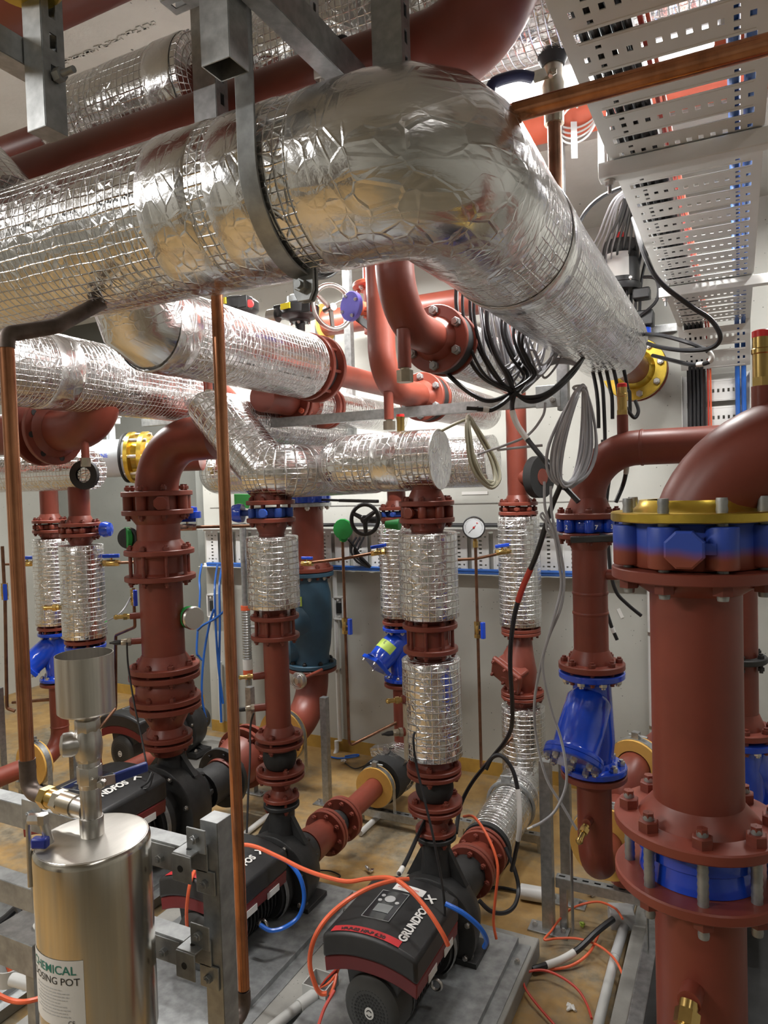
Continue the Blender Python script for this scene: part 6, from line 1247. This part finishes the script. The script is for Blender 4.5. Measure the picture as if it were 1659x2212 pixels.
q = A.p(1141); t = thing('sampling_line', 'small copper line with a blue-handled valve behind the thick left riser', 'pipe', q); e = PZ(405, 1139, 3.95); f_ = PZ(540, 1136, 4.0); pipe(t, [q+X_*.1, e, f_], .009, COPD, 'tube', 12); small_valve(t, e, f_-e, NICKEL, 1.6, Z_); MB().lathe(e+V3((.02, .02, .05)), Z_, [(0, .05), (.035, .05), (.04, .03), (.06, .028), (.065, .01)], 16).build('blue_actuator', BLUE, t)
for lab, pts, v in (('thin copper line stepping down left of the thick left riser', [(288, 1270, 4.0), (288, 1355, 4.0), (250, 1372, 4.15), (250, 1530, 4.2), (205, 1550, 4.2)], (288, 1290, 4.0)), ('thin copper line down the far left edge', [(5, 1180, 3.9), (8, 1300, 3.9), (15, 1530, 3.9), (32, 1536, 3.9)], (5, 1278, 3.9))):
    P = [PZ(*p) for p in pts]; P[1].x, P[1].y = P[0].x, P[0].y; P = P[:-1]+[V3((J1.x+.05, J1.y+.02, P[-1].z))] if len(P) == 5 else P; t = thing('copper_standpipe', lab, 'pipe', P[-1]); pipe(t, route(P, .02, 5), .009, COPD, 'tube', 12); small_valve(t, V3((P[0].x, P[0].y, PZ(*v).z)), Z_, BRASS, 1.5, (.8, -.5, 0))
for V_, row, dx, lab in ((J2, 1216, -1, 'blue-handled sampling valve on the far-left sleeve'), (J1, 1218, 1, 'blue-handled sampling valve on the sleeve above the funnel')):
    dv = V3((.894, .448, 0))*dx; o = V_.p(row)+dv*.115; e = o+dv*.1; t = thing('sampling_valve', lab, 'valve', o); pipe(t, [o-dv*.03, e+dv*.1], .008, COPD, 'tube', 10); small_valve(t, (o+e)/2, dv, BRASS, 1.5)
o = J1.p(1308)+V3((-.09, -.085, 0)); t = thing('drain_cock', 'tiny brass cock on the sleeve above the funnel', 'valve', o); brass_cock(t, o, (-.9, -.5, 0), 1.4)
cable('stripped cable end with bare green and white cores, left of the thick left riser', [(285, 1285, 4.0), (270, 1312, 3.95), (255, 1328, 3.9), (232, 1341, 3.9)], .004, CGRY, ends=GREENL)
# electric actuator beyond the end of the big pipe
c = V3((MX, yf+.16, 0)); cz = MZ; t = thing('electric_actuator', 'black electric valve actuator with a white label, above the end of the biggest pipe', 'valve', (c.x, c.y, MZ+.1)); ca = PZ(1340, 620, 3.55); ca = V3((MX-.02, yf+.1, PY(1345, 628, yf+.1).z))
ca = PY(1342, 632, yf+.05); MB().lathe(ca-Z_*.0, Z_, [(0, .07), (.005, .1), (.02, .105), (.04, .105), (.045, .095)], 32).build('lower_casing', BLACK, t)
k = MB().lathe(ca+Z_*.045, Z_, [(0, .1), (.02, .1), (.2, .098), (.235, .085), (.245, .0)], 36).build('dome', BLACK, t); k = MB(); rr = .1012; quad(k, lambda u, w: ca+V3((rr*cos(-1.75+u), rr*sin(-1.75+u), .07+w)), -.75, .75, 0, .13, 12, 1); k.build('white_label', PAPER, t)
MB().cyl(ca+Z_*.28, ca+Z_*.33, .02).build('position_window', REDP, t); bolt(t, ca+V3((.06, -.08, .05)), Z_, .01, .01, STEEL, 0); MB().box(ca+V3((.11, -.02, -.03)), (.09, .08, .06)).build('gear_arm', BLACK, t, bev=.008); MB().cyl(ca-Z_*.08, ca, .03).build('stem', BLACK, t)
MB().tube(cm([ca+V3((.12, -.03, .06)), ca+V3((.19, -.05, .03)), ca+V3((.19, -.05, -.08)), ca+V3((.1, -.03, -.15))], 5), .009, 8).build('flex_lead', CBLK, t)
b = PY(1388, 690, yf+.08); MB().box(b, (.12, .1, .085)).build('gearbox', BLACK, t, bev=.008); MB().lathe(b-Z_*.09, Z_, [(0, .035), (.01, .045), (.04, .045), (.045, .03)], 20).build('blue_neck', BLUE, t); MB().cyl(b-Z_*.13, b-Z_*.08, .022).build('stem', BLUE, t); MB().bar(ca-Z_*.08, b, .03, .03).build('link', BLACK, t); MB().cyl((MX, yf+.04, MZ+.09), (ca.x, yf+.05, ca.z-.06), .025).build('valve_shaft', BLACK, t)
a = PY(1395, 715, YW-.02); channel('strut_channel', 'short galvanised channel fixed to the back wall beyond the end of the biggest pipe', 'bracket', (a.x, YW-.021, a.z), (a.x+.17, YW-.021, a.z), .041, .041, Z_, (1,), GALV)
# white flow meter at the left
c = PZ(242, 990, 4.7); d = V3((.9, .43, 0)).normalized(); t = thing('flow_meter', 'pale grey flow meter with gold flanges behind the left red elbows', 'meter', c-Z_*.15)
MB().lathe(c-d*.22, d, [(0, .1), (.0, .125), (.02, .135), (.1, .125), (.3, .125), (.33, .15), (.35, .15), (.35, .1)], 36).build('body', METERG, t); MB().lathe(c+d*.135, d, [(0, .1), (0, .17), (.025, .17), (.03, .12), (.09, .11)], 36).build('flange', GOLD, t); MB().lathe(c+d*.1, d, [(0, .1), (0, .165), (.012, .165), (.012, .1)], 36, caps=False).build('gasket', RUBBER, t); MB().lathe(c+d*.22, d, [(0, .1), (0, .17), (.03, .17), (.04, .12), (.08, .1)], 36).build('flange', GOLD, t); MB().cyl(c+d*.2, c+d*.6, .1).build('pipe', RED, t)
for i in range(8): a = 2*pi*i/8; x, y, _ = frame(d); p = c+d*.12+(x*cos(a)+y*sin(a))*.15; MB().cyl(p, p+d*.15, .012, n=10).build('tie_bolt', STEEL, t)
k = MB(); k.cyl(c+Z_*.1, c+Z_*.22, .028); k.box(c+Z_*.25, (.1, .08, .05)); k.lathe(c+Z_*.27, Z_, [(0, .07), (.04, .075), (.06, .06), (.08, .03)], 24); k.build('transmitter', METERG, t, bev=.004); fy_ = d.cross(Z_).normalized(); text('KROHNE', .035, lambda u, w: c+d*(-.12+u)+(fy_*cos((w-.0)/.125)+Z_*sin(w/.125))*.127, BLUE, t, 'lettering', .0005)
a = c+V3((.1, .2, .24)); MB().bar(a, a+X_*.9, .05, .05).build('support_arm', GALV, t)
# wall fittings
def wall_pipe(lab, px, r0, r1, rad, m, clips=(), y=YW-.03, cat='conduit', group=None):
    p = PY(px, r0, y); u = Up(p.x, y); t = thing('wall_conduit', lab, cat, u.p(r1), group); pipe(t, [u.p(r1), u.p(r0)], rad, m, 'conduit_length', 16)
    for cc in clips: k = MB(); q = u.p(cc); k.lathe(q-Z_*.01, Z_, [(0, rad), (0, rad+.003), (.02, rad+.003), (.02, rad)], 16, caps=False); k.box(q+V3((0, rad*.5+.006, 0)), (.02, rad+.012, .02)); k.build('clip', STEEL, t)
    return t
wall_pipe('white wall conduit with clips left of the foreground pipe', 1405, 1262, 1640, .021, WHITE, (1368, 1570)); t = wall_pipe('white wall conduit running down past the open wall box', 722, 1225, 1600, .0165, WHITE, (1448,)); u = PY(727, 1600, YW-.03); pipe(t, route([u, u-Z_*.1, u+V3((-.05, -.35, -.11))], .05), .0165, WHITE, 'conduit_length', 16)
wall_pipe('fat white wall conduit behind the middle copper tube', 492, 1244, 1560, .03, WHITE, (1426,)); wall_pipe('white wall conduit left of the fat one, with blue cables', 474, 1430, 1560, .018, WHITE, ())
t = wall_pipe('ribbed grey flexible conduit with orange bands, right of the middle copper tube', 524, 1130, 1480, .026, GALV, (), YW-.1)
p = PY(530, 1300, YW-.1); k = MB(); pr = []; n = 40
z1, z0 = Up(p.x, p.y).z(1312), Up(p.x, p.y).z(1425)
for i in range(n+1): pr.append(((z1-z0)*i/n, .036 if i % 2 else .032))
k.lathe((p.x, p.y, z0), Z_, pr, 20); k.build('ribbed_sleeve', GALV, t)
for r0, r1, m in ((1308, 1318, CORG), (1424, 1446, PAPER), (1446, 1465, CORG)): MB().cyl((p.x, p.y, Up(p.x, p.y).z(r1)), (p.x, p.y, Up(p.x, p.y).z(r0)), .0375).build('printed_band', m, t)
MB().tube([(p.x-.06, p.y+.05, Up(p.x, p.y).z(1358)), (p.x+.1, p.y-.01, Up(p.x, p.y).z(1352))], .012, 10).build('clamp_arm', PAPG, t)
def wall_box(lab, px, row, w, h):
    c = PY(px, row, YW-.03); t = thing('wall_box', lab, 'switch box', c-Z_*h/2); k = MB().box(c+Y_*.012, (w, .036, h))
    for e in (-1, 1): k.box(c+V3((e*(w/2-.006), -.015, 0)), (.012, .03, h)); k.box(c+V3((0, -.015, e*(h/2-.006))), (w, .03, .012))
    k.build('box', WHITE, t, bev=.003); MB().box(c+V3((0, -.012, 0)), (w*.4, .02, h*.45)).build('terminal_block', BLACK, t, bev=.003)
    for e in (-1, 1): MB().cyl(c+V3((0, -.03, e*h*.36)), c+V3((0, -.005, e*h*.36)), .008, n=10).build('screw_boss', PAPER, t)
wall_box('open white wall box right of the slate-blue check valve', 734, 1313, .09, .17); wall_box('open white wall box behind the blue cables, left of the middle copper tube', 460, 1308, .08, .19)
for i, P in enumerate(([(436, 1219, 5.66), (431, 1250, 5.5), (432, 1290, 5.4), (425, 1400, 5.3), (430, 1418, 5.3), (440, 1428, 5.3)], [(470, 1220, 5.55), (466, 1245, 5.4), (464, 1275, 5.25), (466, 1350, 5.2), (472, 1440, 5.2), (482, 1520, 5.2)], [(480, 1220, 5.52), (476, 1245, 5.35), (474, 1270, 5.25), (475, 1340, 5.2), (474, 1440, 5.2), (478, 1560, 5.2)], [(462, 1316, 5.2), (452, 1350, 5.2), (440, 1420, 5.2), (436, 1500, 5.2), (446, 1560, 5.2)], [(487, 1318, 5.15), (465, 1336, 5.15), (440, 1350, 5.15), (427, 1362, 5.2)])):
    cable('blue cable hanging from the wall ladder left of the middle copper tube', P, .0085, CBLU, 'blue cables hanging on the wall')
for i in range(3): cable('black cable coiled in the wall ladder behind the black handwheel', [(752, 1165, 5.0), (765, 1180, 5.0), (778, 1200, 5.0), (800, 1225, 5.0), (770, 1212-i*8, 5.02), (758+i*8, 1185, 5.02), (770+i*8, 1160, 5.02)], .008, CBLK, 'black cables in the wall ladder')
cable('black cable running along the top of the wall ladder', [V3((-3.6, YW-.05, 1.675)), V3((-2.5, YW-.05, 1.68)), V3((-1.4, YW-.05, 1.675)), V3((-.5, YW-.05, 1.68))], .014, CBLK)
a = PY(1025, 1065, YW-.004); tag(MB().box((a.x, YW-.002, a.z), (.18, .003, .02)).build('paper_strip', PAPER), 'strip of white paper stuck on the back wall above the gauge', 'label'); a = PY(1340, 1325, YW-.004); tag(MB().box((a.x, YW-.002, a.z), (.02, .003, .06), ((.9, 0, .4), Y_, (-.4, 0, .9))).build('paper_strip', PAPER), 'torn scrap of paper on the back wall right of the bare riser', 'label')
# blind blue cap on the right wall ladder
p = PY(1602, 1075, YW-.12); t = thing('cable_gland', 'bright blue sleeve on the wall cables behind the gold flange', 'cable', p); MB().box(p, (.1, .05, .1)).build('sleeve', BFLEX, t, bev=.006); MB().cyl(p, p+Z_*.12, .02).build('tube', STEEL, t)
# riser and strainer behind the foreground pipe on the right edge
K_ = Up(-.005, 2.62); t = thing('pipe_riser', 'red flange and riser peeping out right of the foreground pipe', 'pipe', K_.p(1620), 'red pump risers'); disc(t, K_.p(1575), Z_, .11, .022, .057, hub=.05); q = disc(t, K_.p(1575)+Z_*.24, Z_, .085, .02, .03, CAST); ring_bolts(q, K_.p(1575)+Z_*.25, Z_, .07, 6, .011, .03, CAST, .1); ring_bolts(t, K_.p(1575)+Z_*.011, Z_, .09, 8, .0125, .05, REDD, .2); pipe(t, [K_.p(1575), K_.p(1575)+Z_*.5], .057)
for z in (.52, .66): f = disc(t, K_.p(1575)+Z_*z, Z_, .085, .016, .03, GALV); ring_bolts(f, K_.p(1575)+Z_*(z+.008), Z_, .07, 6, .01, .02, STEEL, .1)
MB().cyl(K_.p(1575)+Z_*.52, K_.p(1575)+Z_*.66, .045).build('bellows', BLUE, t); strainer(K_, (1590, 1760), .11, 'blue strainer peeping out right of the foreground pipe', (.3, .5, -.8), BLUE)
# white flex and strips above the cable ladder end, under the orange-red pipe
c = PZ(1247, 250, 2.75); P = []
for k_ in range(4):
    for j in range(10): a = 2*pi*j/10; P.append(c+CR*(cos(a)*(.07+.006*k_))+CF*(sin(a)*.09)+Z_*(-.03*sin(a)+.02*(k_-1.5)))
t = thing('cable_coil', 'coil of thin white cable behind the copper drop tube at the top right', 'cable', c); MB().tube(cm(P, 4), .004, 6).build('coiled_cable', WHITE, t); MB().tube([c+Z_*.03, c+Z_*.6], .004, 6).build('hanging_end', WHITE, t)
for px, r0, r1, lab in ((1240, 232, 342, 'white strip hanging beside the coil of white cable'), (1298, 285, 372, 'white strip hanging at the edge of the cable ladder')):
    a = PZ(px, r0, 2.8); b = PZ(px+1, r1, 2.8); tag(MB().bar((b.x, b.y, 3.36), b, .024, .003, CF).build('white_strip', WHITE), lab, 'strip')
